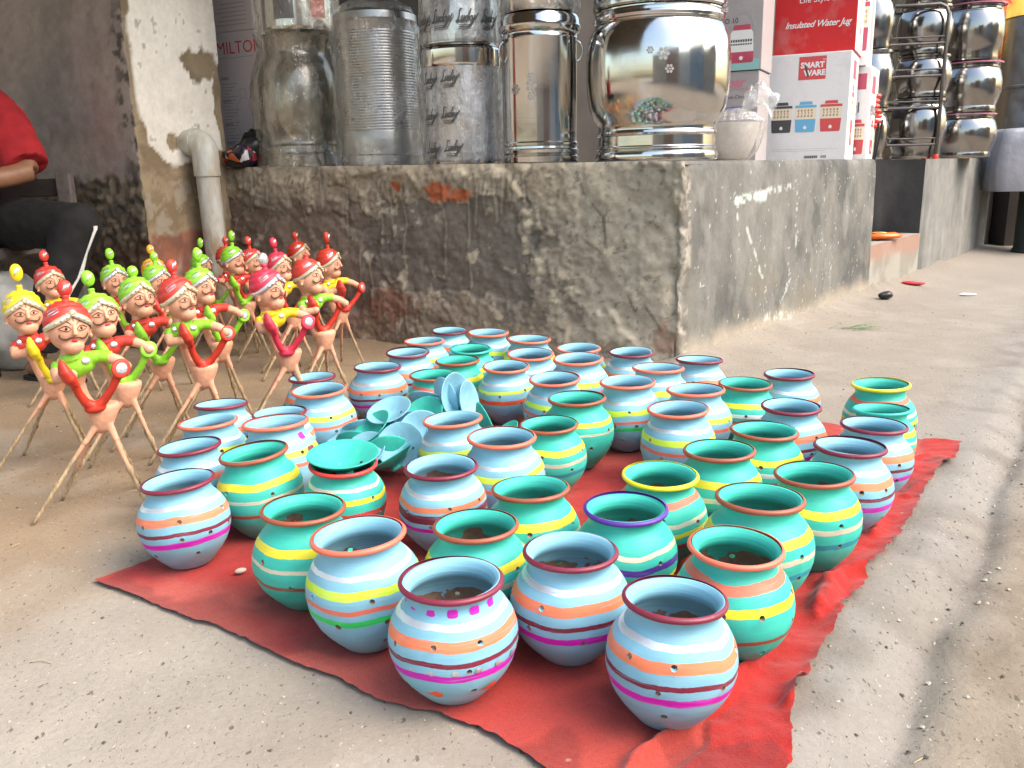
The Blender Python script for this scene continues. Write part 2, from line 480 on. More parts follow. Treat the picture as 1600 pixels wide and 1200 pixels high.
plane_sheet('far_plaster_face', rp(s1), rp(sE), -.02, .806, -A_W, M_SMOOTH, grey_streaks((.22, .215, .20), (.14, .14, .13), 91), platform, A_C)
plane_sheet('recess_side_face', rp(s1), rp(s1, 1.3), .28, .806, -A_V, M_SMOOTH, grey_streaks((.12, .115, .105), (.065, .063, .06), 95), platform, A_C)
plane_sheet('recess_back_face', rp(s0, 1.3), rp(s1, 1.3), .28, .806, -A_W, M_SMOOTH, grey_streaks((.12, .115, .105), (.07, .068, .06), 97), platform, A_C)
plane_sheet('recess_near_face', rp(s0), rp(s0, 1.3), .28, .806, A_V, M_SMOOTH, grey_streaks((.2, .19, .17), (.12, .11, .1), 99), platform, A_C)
plane_sheet('end_face', rp(sE), rp(sE, 2.5), -.02, .806, A_V, M_SMOOTH, grey_streaks((.3, .29, .26), (.2, .19, .17), 101), platform, A_C)
def step_col(T, Zv):
    a = fbm(T*6, Zv*6, 103, 4)
    q = lerp((.33, .31, .27), (.25, .235, .20), sstep(.4, .6, a))
    return lerp(q, (.34, .19, .14), sstep(.17, .24, Zv + (a-.5)*.1)*.8)
plane_sheet('step_face', rp(s0-.01, -.004), rp(s1+.01, -.004), -.02, .296, -A_W, M_SMOOTH, step_col, platform, A_C)
def flat_poly(name, pts, z, mat, parent, org, col):
    mb = MB(); mb.add([(p[0]-org[0], p[1]-org[1], z) for p in pts], [tuple(range(len(pts)))])
    me = mb.mesh(name, False)
    at = me.color_attributes.new('wear_and_light', 'FLOAT_COLOR', 'POINT')
    for d in at.data: d.color = (*col, 1)
    return link_mesh(name, me, parent, [mat])
flat_poly('step_tread', [rp(s0, -.004), rp(s1, -.004), rp(s1, 1.3), rp(s0, 1.3)], .296, M_SMOOTH, platform, A_C, (.33, .29, .25))
flat_poly('platform_top', [A_L + A_N*.02, A_C + A_N*.03 + A_U*.0, rp(s0, .02), rp(s0, 1.31), rp(s1, 1.31), rp(s1, .0), rp(sE, .0), rp(sE, 2.5), A_L + A_N*2.6], .803, M_SMOOTH, platform, A_C, (.28, .26, .23))

# pillar -------------------------------------------------------------------
A_K = A_L - A_N*.52
pillar = thing('corner_pillar', 'plastered building pillar, dark stained on one face and peeling white on the other', 'pillar', (A_K[0], A_K[1], 0))
LW = 2.6
t = np.concatenate([np.arange(-LW, -.6, .03), np.arange(-.6, .545, .009)]); zz = np.arange(-.03, 2.95, .012)
T, Zv = np.meshgrid(t, zz)
m = sstep(-.02, .02, t)[:, None]
p = (A_K + np.outer(-t, A_U))*(1-m) + (A_K + np.outer(t, A_N))*m
nn = (-A_N)*(1-m) + (-A_U)*m; nn /= np.linalg.norm(nn, axis=1)[:, None]
nz = fbm(T*9, Zv*9, 110, 5); na = fbm(T*2.5, Zv*2.5, 111, 4); nb = fbm(T*30, Zv*30, 112, 3); nv = fbm(T*6, Zv*1.5, 113, 4)
face_w = sstep(-.006, .006, T + (nz-.5)*.02)
# dark face
dk = lerp((.29, .245, .215), (.215, .185, .17), sstep(.4, .6, na))
dk = lerp(dk, (.32, .255, .23), sstep(.5, .68, nv)*.6)
dk = lerp(dk, (.28, .17, .15), np.exp(-((T+.19)/.11)**2 - ((Zv-1.05)/.22)**2)*.55)
dk = dk*(1.3*(.8 + .4*nb))[..., None]
agg_line = .80 + (nz-.5)*.12
agg = sstep(agg_line+.01, agg_line-.015, Zv)
edge_grime = sstep(.13, .015, -T + (nz-.5)*.16)*sstep(.43, .52, nb*.55+nz*.45)
dk = lerp(dk, (.05, .042, .036), edge_grime*.85)
dk = lerp(dk, lerp((.20, .16, .11), (.085, .07, .055), sstep(.42, .58, nb)), agg*.95)
dk = lerp(dk, (.10, .065, .045), sstep(.56, .48, Zv+(nz-.5)*.1)*.8)
# white face
tb = .05 + .018*np.sin(Zv*9) + (nz-.5)*.06 - .03*sstep(1.25, 1.5, Zv)
wb = .86 + .09*sstep(.16, .04, T) + (nz-.5)*.10 + .05*sstep(.3, .42, T)
white = sstep(-.004, .004, T-tb)*sstep(-.006, .006, Zv-wb)
def blob(t0, z0, a, b, s):
    return sstep(1.08, .95, np.hypot((T-t0)/a, (Zv-z0)/b) + (fbm(T*20, Zv*20, s, 4)-.5)*.9)
peel = np.maximum(blob(.43, 1.315, .105, .075, 120), blob(.535, 1.12, .045, .20, 121))
peel = np.maximum(peel, blob(.21, .955, .04, .035, 122)); peel = np.maximum(peel, sstep(.66, .70, nz)*sstep(1.05, .95, Zv))
white = white*(1-peel)
wcol = lerp((.80, .76, .69), (.70, .655, .585), sstep(.4, .65, nv)); wcol = wcol*(.9 + .2*nb)[..., None]; wcol = lerp(wcol, (.36, .31, .25), sstep(.60, .7, nz)*.35*sstep(1.3, .9, Zv)); wcol = lerp(wcol, (.2, .17, .14), sstep(.75, .78, nb)*.6)
tan = lerp((.33, .255, .165), (.23, .17, .105), sstep(.4, .6, nz)); tan = lerp(tan, (.16, .13, .10), sstep(.64, .72, nb)*.6)
tan = lerp(tan, (.20, .16, .11), sstep(1.02, 1.3, Zv)*.5)
tan = lerp(tan, (.40, .35, .28), sstep(.53, .6, nb*.5+nz*.5)*sstep(.86, .8, Zv)*.6)
brick = sstep(.555, .53, Zv+(nz-.5)*.06)
tan = lerp(tan, lerp((.30, .115, .07), (.20, .085, .06), sstep(.4, .6, nz)), brick*.9)
tan = lerp(tan, (.45, .38, .33), sstep(.55, .65, fbm(T*14, Zv*6, 125))*brick*.6)
tan = lerp(tan, (.09, .06, .045), sstep(.36, .2, Zv+(nz-.5)*.1)*.7)
wf = lerp(tan, wcol, white)
pc = dk*(1-face_w[..., None]) + wf*face_w[..., None]
disp = (na-.5)*.012 + (nb-.5)*.004 + agg*(1-face_w)*((fbm(T*38, Zv*38, 130, 3)-.5)*.05 - .004) + face_w*(white*.007) + (1-white)*face_w*(nz-.5)*.02 + brick*face_w*.006
disp = disp - np.exp(-(T/.02)**2)*(.006 + (nz-.4)*.05)
X = p[None, :, 0] + nn[None, :, 0]*disp - A_K[0]; Y = p[None, :, 1] + nn[None, :, 1]*disp - A_K[1]
sheet('plaster_surface', X, Y, Zv, pc, M_PILLAR, pillar)

# shop shell: back wall, side wall, unseen roof slab added for shade ------------------------------
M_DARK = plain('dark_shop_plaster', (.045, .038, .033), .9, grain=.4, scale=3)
M_SLAB = plain('roof_concrete', (.16, .14, .12), .9, grain=.2, scale=2)
def wall_box(name, p0, p1, z0, z1, th, mat, label, cat):
    p0 = np.asarray(p0); p1 = np.asarray(p1); d = p1-p0; Ln = np.linalg.norm(d); c = (p0+p1)/2
    mb = MB(); mb.box((0, 0, (z1-z0)/2), (Ln, th, z1-z0))
    o = mb.build(name, mat, None, False); o.location = (c[0], c[1], z0); o.rotation_euler = (0, 0, math.atan2(d[1], d[0]))
    tag(o, label, cat); return o
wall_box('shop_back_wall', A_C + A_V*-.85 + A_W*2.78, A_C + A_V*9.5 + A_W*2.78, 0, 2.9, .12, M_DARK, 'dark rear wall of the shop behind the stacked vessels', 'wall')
O = np.array([-1.55, .60])  # edge of the added roof, set by how much sky light gets in
rc = [O - A_V*3.5, O + A_V*5.9, O + A_V*5.9 + A_W*7, O - A_V*3.5 + A_W*7]
mb = MB()
n_ = len(rc); vs = [(q[0], q[1], 2.95) for q in rc] + [(q[0], q[1], 3.12) for q in rc]
mb.add(vs, [(3, 2, 1, 0), (4, 5, 6, 7)] + [(i, (i+1) % 4, 4+(i+1) % 4, 4+i) for i in range(4)])
tag(mb.build('unseen_shading_roof', M_SLAB, None, False), 'unseen flat concrete roof slab added to shade the shop and its forecourt', 'roof')
# ------------------------------------------------------------------ red cloth
def resample(pts, n):
    pts = np.asarray(pts, float); d = np.concatenate([[0], np.cumsum(np.hypot(*np.diff(pts, axis=0).T))])
    q = np.linspace(0, d[-1], n); return np.stack([np.interp(q, d, pts[:, 0]), np.interp(q, d, pts[:, 1])], -1)
def cloth():
    n = 300
    AB = resample([(-.86, 1.6), (-.70, 1.492), (-.54, 1.405), (-.38, 1.285), (-.2, 1.165), (-.06, 1.10), (.03, 1.01), (.2, .84)], n)
    BC = resample([(.2, .84), (.36, 1.0), (.42, 1.15), (.50, 1.25), (.59, 1.41), (.70, 1.55), (.82, 1.70), (1.01, 1.99), (1.28, 2.32)], n)
    DC = resample([(-.42, 2.95), (.35, 2.95), (.98, 2.56), (1.17, 2.375), (1.28, 2.32)], n)
    AD = resample([(-.86, 1.6), (-.70, 1.80), (-.60, 2.3), (-.42, 2.95)], n)
    for E_, sd, am in ((AB, 1, .010), (BC, 2, .018), (DC, 3, .014), (AD, 4, .01)):
        s = np.linspace(0, 1, n); w = np.minimum(1, np.minimum(s, 1-s)*20)[:, None]
        tn = np.gradient(E_, axis=0); tn /= np.linalg.norm(tn, axis=1)[:, None]; nr = np.stack([tn[:, 1], -tn[:, 0]], -1)
        E_ += nr*w*((fbm(s*14, s*0, 300+sd, 4)-.5)*2*am + (fbm(s*90, s*0, 310+sd, 3)-.5)*am*.7)[:, None]
    # u along AB/DC (0..1), v along AD/BC
    u = np.linspace(0, 1, n)[None, :, None]; v = np.linspace(0, 1, n)[:, None, None]
    A, B, C_, D = AB[0], AB[-1], BC[-1], AD[-1]
    P = (1-v)*AB[None] + v*DC[None] + (1-u)*AD[:, None] + u*BC[:, None] - ((1-u)*(1-v)*A + u*(1-v)*B + (1-u)*v*D + u*v*C_)
    X = P[..., 0]; Y = P[..., 1]; U = u[..., 0] + 0*v[..., 0]; V = v[..., 0] + 0*u[..., 0]
    dist = np.full(X.shape, 9.0)
    for q in range(0, n-4, 4): dist = np.minimum(dist, seg_dist(X, Y, BC[q], BC[q+4]))       # metres from the right edge
    dl = V*1.35                                     # and from the front left edge
    hem = sstep(.105, .095, dist + (fbm(V*9, V*0, 320)-.5)*.07)
    wr = fbm(X*7 + Y*3, Y*7 - X*2, 321, 4); wr2 = fbm(X*20, Y*20, 322, 3)
    ridge = np.exp(-((dist-.115-.035*np.sin(V*21)-.03*(fbm(V*8, V*0, 323)-.5))/.011)**2)*sstep(.42, .58, fbm(V*9, V*0+3, 324))
    edge_lift = np.exp(-dist/.02)*(fbm(V*16, V*0, 325))*.022 + np.exp(-dl/.012)*.006*fbm(U*20, U*0, 326) + np.exp(-(1-V)/.02)*.01*fbm(U*16, U*0, 327)
    Z = .006 + ground_z(X, Y)*.9 + (wr-.5)*.010*sstep(.5, .0, dist) + hem*.005 + ridge*.022 + edge_lift + hem*(wr2-.5)*.012
    for pl_, hh, ww in (([(.555, 1.40), (.60, 1.485), (.635, 1.535), (.70, 1.56)], .030, .013), ([(.535, 1.38), (.575, 1.47), (.60, 1.51)], .016, .010), ([(.78, 1.72), (.815, 1.79), (.85, 1.86)], .022, .012), ([(.40, 1.12), (.435, 1.165)], .024, .012), ([(.95, 1.94), (1.02, 2.02)], .014, .012), ([(1.0, 2.2), (1.14, 2.24)], .010, .012)):
        dd = np.min([seg_dist(X + (wr2-.5)*.02, Y + (wr-.5)*.03, pl_[i], pl_[i+1]) for i in range(len(pl_)-1)], axis=0); Z = Z + .75*hh*np.exp(-(dd/ww)**2)
    Z = np.maximum(Z, ground_z(X, Y) + .003)
    dust = fbm(X*3.4, Y*3.4, 330, 5); dust2 = fbm(X*14, Y*14, 331, 4)
    c = lerp((.37, .030, .024), (.29, .022, .018), sstep(.4, .65, dust2))
    c = lerp(c, (.43, .105, .075), sstep(.46, .66, dust)*.45)
    c = lerp(c, (.47, .15, .11), sstep(.16, .02, dl + (dust2-.5)*.12)*.45*sstep(.4, .6, dust))
    c = lerp(c, (.41, .085, .062), sstep(.55, .12, dist + (dust-.5)*.3)*.7)
    c = lerp(c, (.36, .026, .022), hem*.9); c = c*(.86 + .28*dust2)[..., None]*np.array([1.02, .82, .82])
    c = lerp(c, (.14, .022, .02), sstep(.63, .70, fbm(X*6, Y*6, 333, 3))*.5)
    c = lerp(c, (.48, .34, .27), sstep(.93, .95, fbm(X*150, Y*150, 334, 2))*.7)
    a = N('red_cotton'); co = obj_coord(a)
    at = a.n('Attribute', attribute_name='wear_and_light')
    w1 = a.noise(a.n('Mapping', {0: co, 'Scale': (520, 90, 1), 'Rotation': (0, 0, .6)}).outputs[0], 1.0, 2)
    w2 = a.noise(a.n('Mapping', {0: co, 'Scale': (90, 520, 1), 'Rotation': (0, 0, .6)}).outputs[0], 1.0, 2)
    f = a.math('ADD', w1, w2)
    k = a.ramp(f, [(.35, [.68]*3), (.5, [1.0]*3), (.65, [1.22]*3)])
    k = a.ramp(a.math('MULTIPLY', f, .5), [(.3, [.70]*3), (.5, [1.0]*3), (.68, [1.2]*3)])
    a.bsdf(a.mix(1.0, at.outputs['Color'], k, 'MULTIPLY'), .95, 0, a.bump(a.math('ADD', f, a.noise(co, 40, 4)), .4, .002), Specular_IOR_Level=.1, Sheen_Weight=.15)
    o = sheet('ground_cloth', X, Y, Z, c, a.m)
    tag(o, 'worn red cotton cloth spread on the ground under the painted pots', 'cloth')
cloth()

# ------------------------------------------------------------------ painted pots
PC = dict(sky=(.225, .49, .62), teal=(.045, .50, .40), maroon=(.20, .020, .045), coral=(.80, .17, .10), orange=(.85, .22, .10),
          magenta=(.60, .012, .46), lime=(.62, .85, .045), green=(.03, .60, .11), yellow=(.86, .72, .03), white=(.86, .88, .90), gold=(.80, .72, .55),
          brown=(.33, .085, .045), purple=(.10, .03, .30), blue=(.02, .27, .36), red=(.62, .045, .04), tealrim=(.03, .44, .36), orangered=(.80, .10, .03))
SCHEME = dict(
 A=('sky', 'maroon', [(.143, .152, 'white'), (.115, .131, 'orange'), (.092, .0995, 'maroon'), (.067, .079, 'magenta')]),
 A2=('sky', 'maroon', [(.143, .152, 'white'), (.118, .129, 'orange'), (.094, .113, 'maroon'), (.075, .084, 'magenta')]),
 B=('sky', 'coral', [(.143, .1505, 'white'), (.117, .130, 'lime'), (.094, .103, 'coral')]),
 B2=('sky', 'coral', [(.143, .1505, 'white'), (.117, .130, 'lime'), (.094, .102, 'coral'), (.074, .084, 'green')]),
 B3=('sky', 'coral', [(.143, .1505, 'white'), (.119, .128, 'lime'), (.086, .100, 'orangered')]),
 C=('teal', 'brown', [(.127, .142, 'yellow'), (.100, .110, 'gold'), (.070, .081, 'blue')]),
 C2=('teal', 'brown', [(.127, .142, 'yellow'), (.100, .107, 'gold'), (.066, .075, 'brown')]),
 C3=('teal', 'brown', [(.131, .143, 'yellow'), (.106, .116, 'white'), (.088, .096, 'brown'), (.068, .078, 'yellow')]),
 C4=('teal', 'tealrim', [(.120, .134, 'yellow'), (.098, .107, 'gold'), (.080, .089, 'coral')]),
 C5=('teal', 'brown', [(.126, .139, 'yellow'), (.103, .109, 'gold')]),
 D=('teal', 'yellow', [(.146, .157, 'coral'), (.112, .121, 'gold'), (.092, .101, 'yellow'), (.066, .078, 'red')]),
 D2=('teal', 'brown', [(.149, .158, 'coral'), (.128, .134, 'gold'), (.112, .124, 'yellow')]),
 E=('teal', 'purple', [(.127, .135, 'gold'), (.101, .113, 'purple'), (.070, .085, 'yellow')]),
 F=('teal', 'coral', [(.143, .157, 'coral'), (.113, .127, 'yellow'), (.066, .074, 'brown')]),
 G=('teal', 'red', [(.146, .152, 'gold'), (.118, .130, 'yellow'), (.084, .098, 'red')]),
)
def pot_outer(key):
    base, rim, bands = SCHEME[key]
    a = N('painted_clay_' + key); co = obj_coord(a)
    rnd = a.n('ObjectInfo').outputs['Random']
    sep = a.n('SeparateXYZ', {0: co})
    off = a.n('CombineXYZ', {0: a.math('MULTIPLY', rnd, 37.0), 1: a.math('MULTIPLY', rnd, 91.0), 2: a.math('MULTIPLY', rnd, 53.0)}).outputs[0]
    pos = a.n('VectorMath', {0: co, 1: off}, operation='ADD').outputs[0]
    def stretched(sx, sz, det, rough=.5):
        return a.noise(a.n('Mapping', {0: pos, 'Scale': (sx, sx, sz)}).outputs[0], 1.0, det, rough)
    w1 = a.math('SUBTRACT', stretched(9, 3, 1), .5); w2 = a.math('SUBTRACT', stretched(60, 25, 3), .5); w3 = a.math('SUBTRACT', stretched(170, 260, 2), .5)
    z = a.math('ADD', sep.outputs[2], a.math('ADD', a.math('MULTIPLY', w1, .022), a.math('ADD', a.math('MULTIPLY', w2, .0024), a.math('MULTIPLY', w3, .0012))))
    pz = a.math('DIVIDE', z, .2)
    stops = [(0, PC[base])]; ms = [(0, 0.0)]
    for z0, z1, c in sorted(bands):
        stops += [(z0/.2, PC[c]), (z1/.2, PC[base])]
        mv = .85 if c == 'white' else (.55 if c == 'gold' else 0.0)
        ms += [(z0/.2, mv), (z1/.2, 0.0)]
    col = a.ramp(pz, stops, 'CONSTANT'); met = a.ramp(pz, ms, 'CONSTANT')
    # thin brush coverage: the base shows through the strokes
    brush = stretched(14, 420, 3, .6)
    thin = a.ramp(brush, [(.56, 0.0), (.72, .5)])
    col = a.mix(thin, col, PC[base])
    tone = a.ramp(stretched(12, 40, 4), [(.3, [.86]*3), (.7, [1.08]*3)])
    col = a.mix(1.0, col, tone, 'MULTIPLY')
    # slip runs, dust and rubbed spots
    rub = a.ramp(stretched(34, 34, 5, .62), [(.76, 0.0), (.80, .8)])
    col = a.mix(rub, col, (.34, .22, .15))
    dust = a.math('MULTIPLY', a.ramp(stretched(20, 26, 4), [(.45, 0.0), (.75, .5)]), a.ramp(pz, [(.0, 1.0), (.30, .1)]))
    col = a.mix(dust, col, (.42, .36, .30))
    pocks = a.ramp(stretched(260, 260, 2), [(.80, 0.0), (.86, .4)]); col = a.mix(pocks, col, (.75, .78, .78))
    h = a.math('ADD', a.math('MULTIPLY', stretched(4, 330, 3, .6), .8), a.math('MULTIPLY', stretched(150, 150, 3), .35))
    h = a.math('ADD', h, a.ramp(pz, [(p, .0 if i % 2 == 0 else .35) for i, (p, _) in enumerate(stops)], 'CONSTANT'))
    a.bsdf(col, a.math('ADD', a.math('MULTIPLY', stretched(25, 25, 3), .2), .42), met, a.bump(h, .35, .0012), Specular_IOR_Level=.4)
    return a.m
def pot_inner(base):
    a = N('pot_inside_' + base); co = obj_coord(a)
    rnd = a.n('ObjectInfo').outputs['Random']; sep = a.n('SeparateXYZ', {0: co})
    off = a.n('CombineXYZ', {0: a.math('MULTIPLY', rnd, 17.0), 1: a.math('MULTIPLY', rnd, 71.0), 2: 0.0}).outputs[0]
    pos = a.n('VectorMath', {0: co, 1: off}, operation='ADD').outputs[0]
    f = a.noise(pos, 17, 3, .5)
    lim = a.math('ADD', f, a.ramp(a.math('DIVIDE', sep.outputs[2], .2), [(.08, .70), (.35, .66), (.50, .61), (.62, .54), (.74, .36), (.82, .1)]))
    lim = a.math('SUBTRACT', lim, .435)
    mk = a.ramp(lim, [(.565, 0.0), (.575, 1.0)])
    brown = a.ramp(a.noise(pos, 60, 3), [(.3, (.20, .125, .085)), (.7, (.31, .20, .14))])
    tone = a.ramp(a.noise(a.n('Mapping', {0: pos, 'Scale': (6, 6, 240)}).outputs[0], 1.0, 3), [(.3, [.82]*3), (.7, [1.08]*3)])
    col = a.mix(mk, a.mix(1.0, PC[base], tone, 'MULTIPLY'), brown)
    a.bsdf(col, .6, 0, a.bump(a.math('ADD', a.noise(a.n('Mapping', {0: co, 'Scale': (3, 3, 300)}).outputs[0], 1.0, 3), a.math('MULTIPLY', mk, -.5)), .4, .0015))
    return a.m
M_POT = {k: pot_outer(k) for k in SCHEME}
M_IN = {b: pot_inner(b) for b in ('sky', 'teal')}
def rim_mat(c):
    a = N('rim_paint_' + c); co = obj_coord(a)
    col = a.mix(a.ramp(a.noise(co, 90, 4), [(.62, 0.0), (.78, .25)]), PC[c], (.55, .45, .40))
    a.bsdf(col, .42, 0, a.bump(a.noise(co, 160, 3), .3, .001)); return a.m
M_RIM = {c: rim_mat(c) for c in ('maroon', 'coral', 'brown', 'yellow', 'purple', 'red', 'tealrim')}

PROF = [(.0, .0015), (.030, .0012), (.044, .0), (.0475, .003), (.0535, .0095), (.0635, .0205), (.0744, .0335), (.0833, .0465), (.0898, .060), (.0942, .0735), (.0965, .087), (.0966, .100),
        (.0949, .113), (.0914, .125), (.0862, .136), (.0798, .1455), (.0732, .153), (.0684, .159), (.0660, .1645), (.0657, .1695), (.0668, .175), (.0695, .181), (.0725, .186)]
ZP = np.array([p[1] for p in PROF[2:]]); RP = np.array([p[0] for p in PROF[2:]])
def prof_r(z): return float(np.interp(z, ZP, RP))
SEG = 60
def pot_mesh(seed):
    rnd = random.Random(seed); nO = len(PROF)
    prof = list(PROF)
    lip = [(.0712, .1885), (.0690, .1870)]
    inner = [(max(r-.0052, 0), z+.002) for r, z in PROF[5:-1]][::-1] + [(.036, .010), (.0, .009)]
    rows = prof + lip + inner
    wob = [rnd.uniform(-1, 1) for _ in range(4)]; ga = rnd.uniform(-.035, .03); gb = rnd.uniform(-.03, .03)
    rows = [(r*(1 + ga*math.sin(math.pi*min(max(z/.186, 0), 1))**2 + gb*math.sin(2*math.pi*min(max(z/.186, 0), 1))), z) for r, z in rows]
    V = []
    for i, (r, z) in enumerate(rows):
        for k in range(SEG):
            a = 2*math.pi*k/SEG
            d = 1 + .015*wob[0]*math.cos(2*a + wob[1]*3) + .008*wob[2]*math.sin(3*a + wob[3] + z*20)
            V.append([max(r, 1e-4)*d*math.cos(a), max(r, 1e-4)*d*math.sin(a), z*(1 + .012*wob[1]*math.cos(a)*(z > .14))])
    inner_of = lambda i: nO + 2 + (nO-2-i)       # row index of inner twin of outer row i (i in 5..nO-2)
    dead = set(); tun = []; used = []
    want = [13, 12, 13, 12, 13, 12, 10, 9, 10, 9, 10, 9, 10, 7, 7, 6, 7, 12, 10]
    for row in want:
        for attempt in range(20):
            k = rnd.randrange(SEG)
            if all(abs(row-r2) > 2 or min((k-k2) % SEG, (k2-k) % SEG) > 5 for r2, k2 in used): break
        else: continue
        used.append((row, k))
        ring = [(-1, -1), (-1, 0), (-1, 1), (0, 1), (1, 1), (1, 0), (1, -1), (0, -1)]
        rad = rnd.uniform(.0042, .0054); ids2 = []
        for (rw, sgn) in ((row, 1), (inner_of(row), -1)):
            c = np.array(V[rw*SEG + k]); ids = [((rw + sgn*dr)*SEG + (k+dk) % SEG) for dr, dk in ring]
            for q_, vid in enumerate(ids):
                p = np.array(V[vid]); d = p - c
                e = np.array(V[rw*SEG + (k+1) % SEG]) - np.array(V[rw*SEG + (k-1) % SEG]); e /= np.linalg.norm(e)
                nrm_ = np.array([c[0], c[1], 0]); nrm_ /= np.linalg.norm(nrm_)
                up_ = np.array(V[(rw+sgn)*SEG + k]) - np.array(V[(rw-sgn)*SEG + k]) if q_ >= 0 else 0
                dr_, dk_ = ring[q_]; an = math.atan2(dr_, dk_)
                if q_ == 0: U_ = up_/np.linalg.norm(up_)
                V[vid] = list(c + e*math.cos(an)*rad + U_*math.sin(an)*rad)
            ids2.append(ids)
            for dr in (-1, 0):
                for dk in (-1, 0): dead.add((rw+dr, (k+dk) % SEG))
        tun.append(tuple(ids2))
    F = []; MI = []
    for i in range(len(rows)-1):
        for k in range(SEG):
            if (i, k) in dead: continue
            F.append((i*SEG+k, i*SEG+(k+1) % SEG, (i+1)*SEG+(k+1) % SEG, (i+1)*SEG+k)); MI.append(0 if i < nO-1 else 1)
    for o_, i_ in tun:
        b_ = len(V)
        for ids in (o_, i_): V.extend([list(V[v_]) for v_ in ids])
        for q in range(8):
            F.append((b_+(q+1) % 8, b_+q, b_+8+q, b_+8+(q+1) % 8)); MI.append(1)
    me = bpy.data.meshes.new('pot_body'); me.from_pydata(V, [], F)
    me.polygons.foreach_set('material_index', MI); me.polygons.foreach_set('use_smooth', [True]*len(F)); me.update()
    for c in 'ab': me.materials.append(M_IN['sky'])
    return me
def rim_mesh(seed):
    rnd = random.Random(seed); mb = MB(); rings = []
    w = [rnd.uniform(-1, 1) for _ in range(3)]
    for j in range(11):
        a = -2.35 + 3.9*j/10
        ring = []
        for k in range(SEG):
            t = 2*math.pi*k/SEG; q = 1 + .05*w[0]*math.sin(2*t+w[1]*3) + .06*w[2]*math.sin(5*t)
            r = .0722 + .0056*q*math.cos(a); z = .1856 + .0050*q*math.sin(a)
            ring.append(Vector((r*math.cos(t), r*math.sin(t), z + .0015*w[1]*math.cos(t))))
        rings.append(ring)
    mb.rings(rings, True, False)
    me = mb.mesh('pot_rim', True); me.materials.append(M_RIM['maroon']); return me
POT_ME = [pot_mesh(i) for i in range(6)]; RIM_ME = [rim_mesh(40+i) for i in range(4)]

def surf_patch(mb, t0, z0, a, b, lift=.0007, tail=0, square=False):
    """a painted dab lying on the pot wall"""
    rows = []
    for j in range(4):
        q = j/3
        row = []
        for k in range(20):
            ph = 2*math.pi*k/20; cx, cz = math.cos(ph), math.sin(ph)
            if square: mx = max(abs(cx), abs(cz))**.75; cx, cz = cx/mx, cz/mx
            zz = z0 + q*b*cz*(1 - (.75 if tail else 0)*max(0, -cx)); tt = t0 + q*(a*cx*(1 + tail*max(0, -cx)))/.09
            r = prof_r(zz) + lift*(1 if q < .95 else .2)
            row.append(Vector((r*math.cos(tt), r*math.sin(tt), zz)))
        rows.append(row)
    mb.rings(rows[1:], True, False); mb.poly(rows[1])
def flat_paint(name, key):
    return plain(name, PC[key], .5, grain=.15, scale=120)
M_DAB = {k: flat_paint('dab_' + k, k) for k in ('magenta', 'orangered', 'maroon', 'white')}

def make_pot(i, x, y, s, tx, ty, key, label):
    rnd = random.Random(100+i); base, rim, _ = SCHEME[key]
    root = thing('clay_pot', label, 'pot', (0, 0, 0), 0, 'painted clay pots on the red cloth')
    ax = Vector((tx, ty, 1)).normalized()
    rot = Vector((0, 0, 1)).rotation_difference(ax)
    ang = rnd.uniform(0, 6.28)
    z0 = float(ground_z(np.array([x]), np.array([y]))[0])
    root.location = (x, y, max(z0, 0) + .0035 + (.005 if y < 2.9 else 0))
    root.rotation_mode = 'QUATERNION'
    root.rotation_quaternion = rot @ Matrix.Rotation(ang, 3, 'Z').to_quaternion()
    root.scale = (s*rnd.uniform(.985, 1.015), s*rnd.uniform(.985, 1.015), s*rnd.uniform(.97, 1.03))
    link_mesh('body', POT_ME[i % 6], root, [M_POT[key], M_IN[base]])
    link_mesh('rim', RIM_ME[i % 4], root, [M_RIM[rim]])
    return root, ang
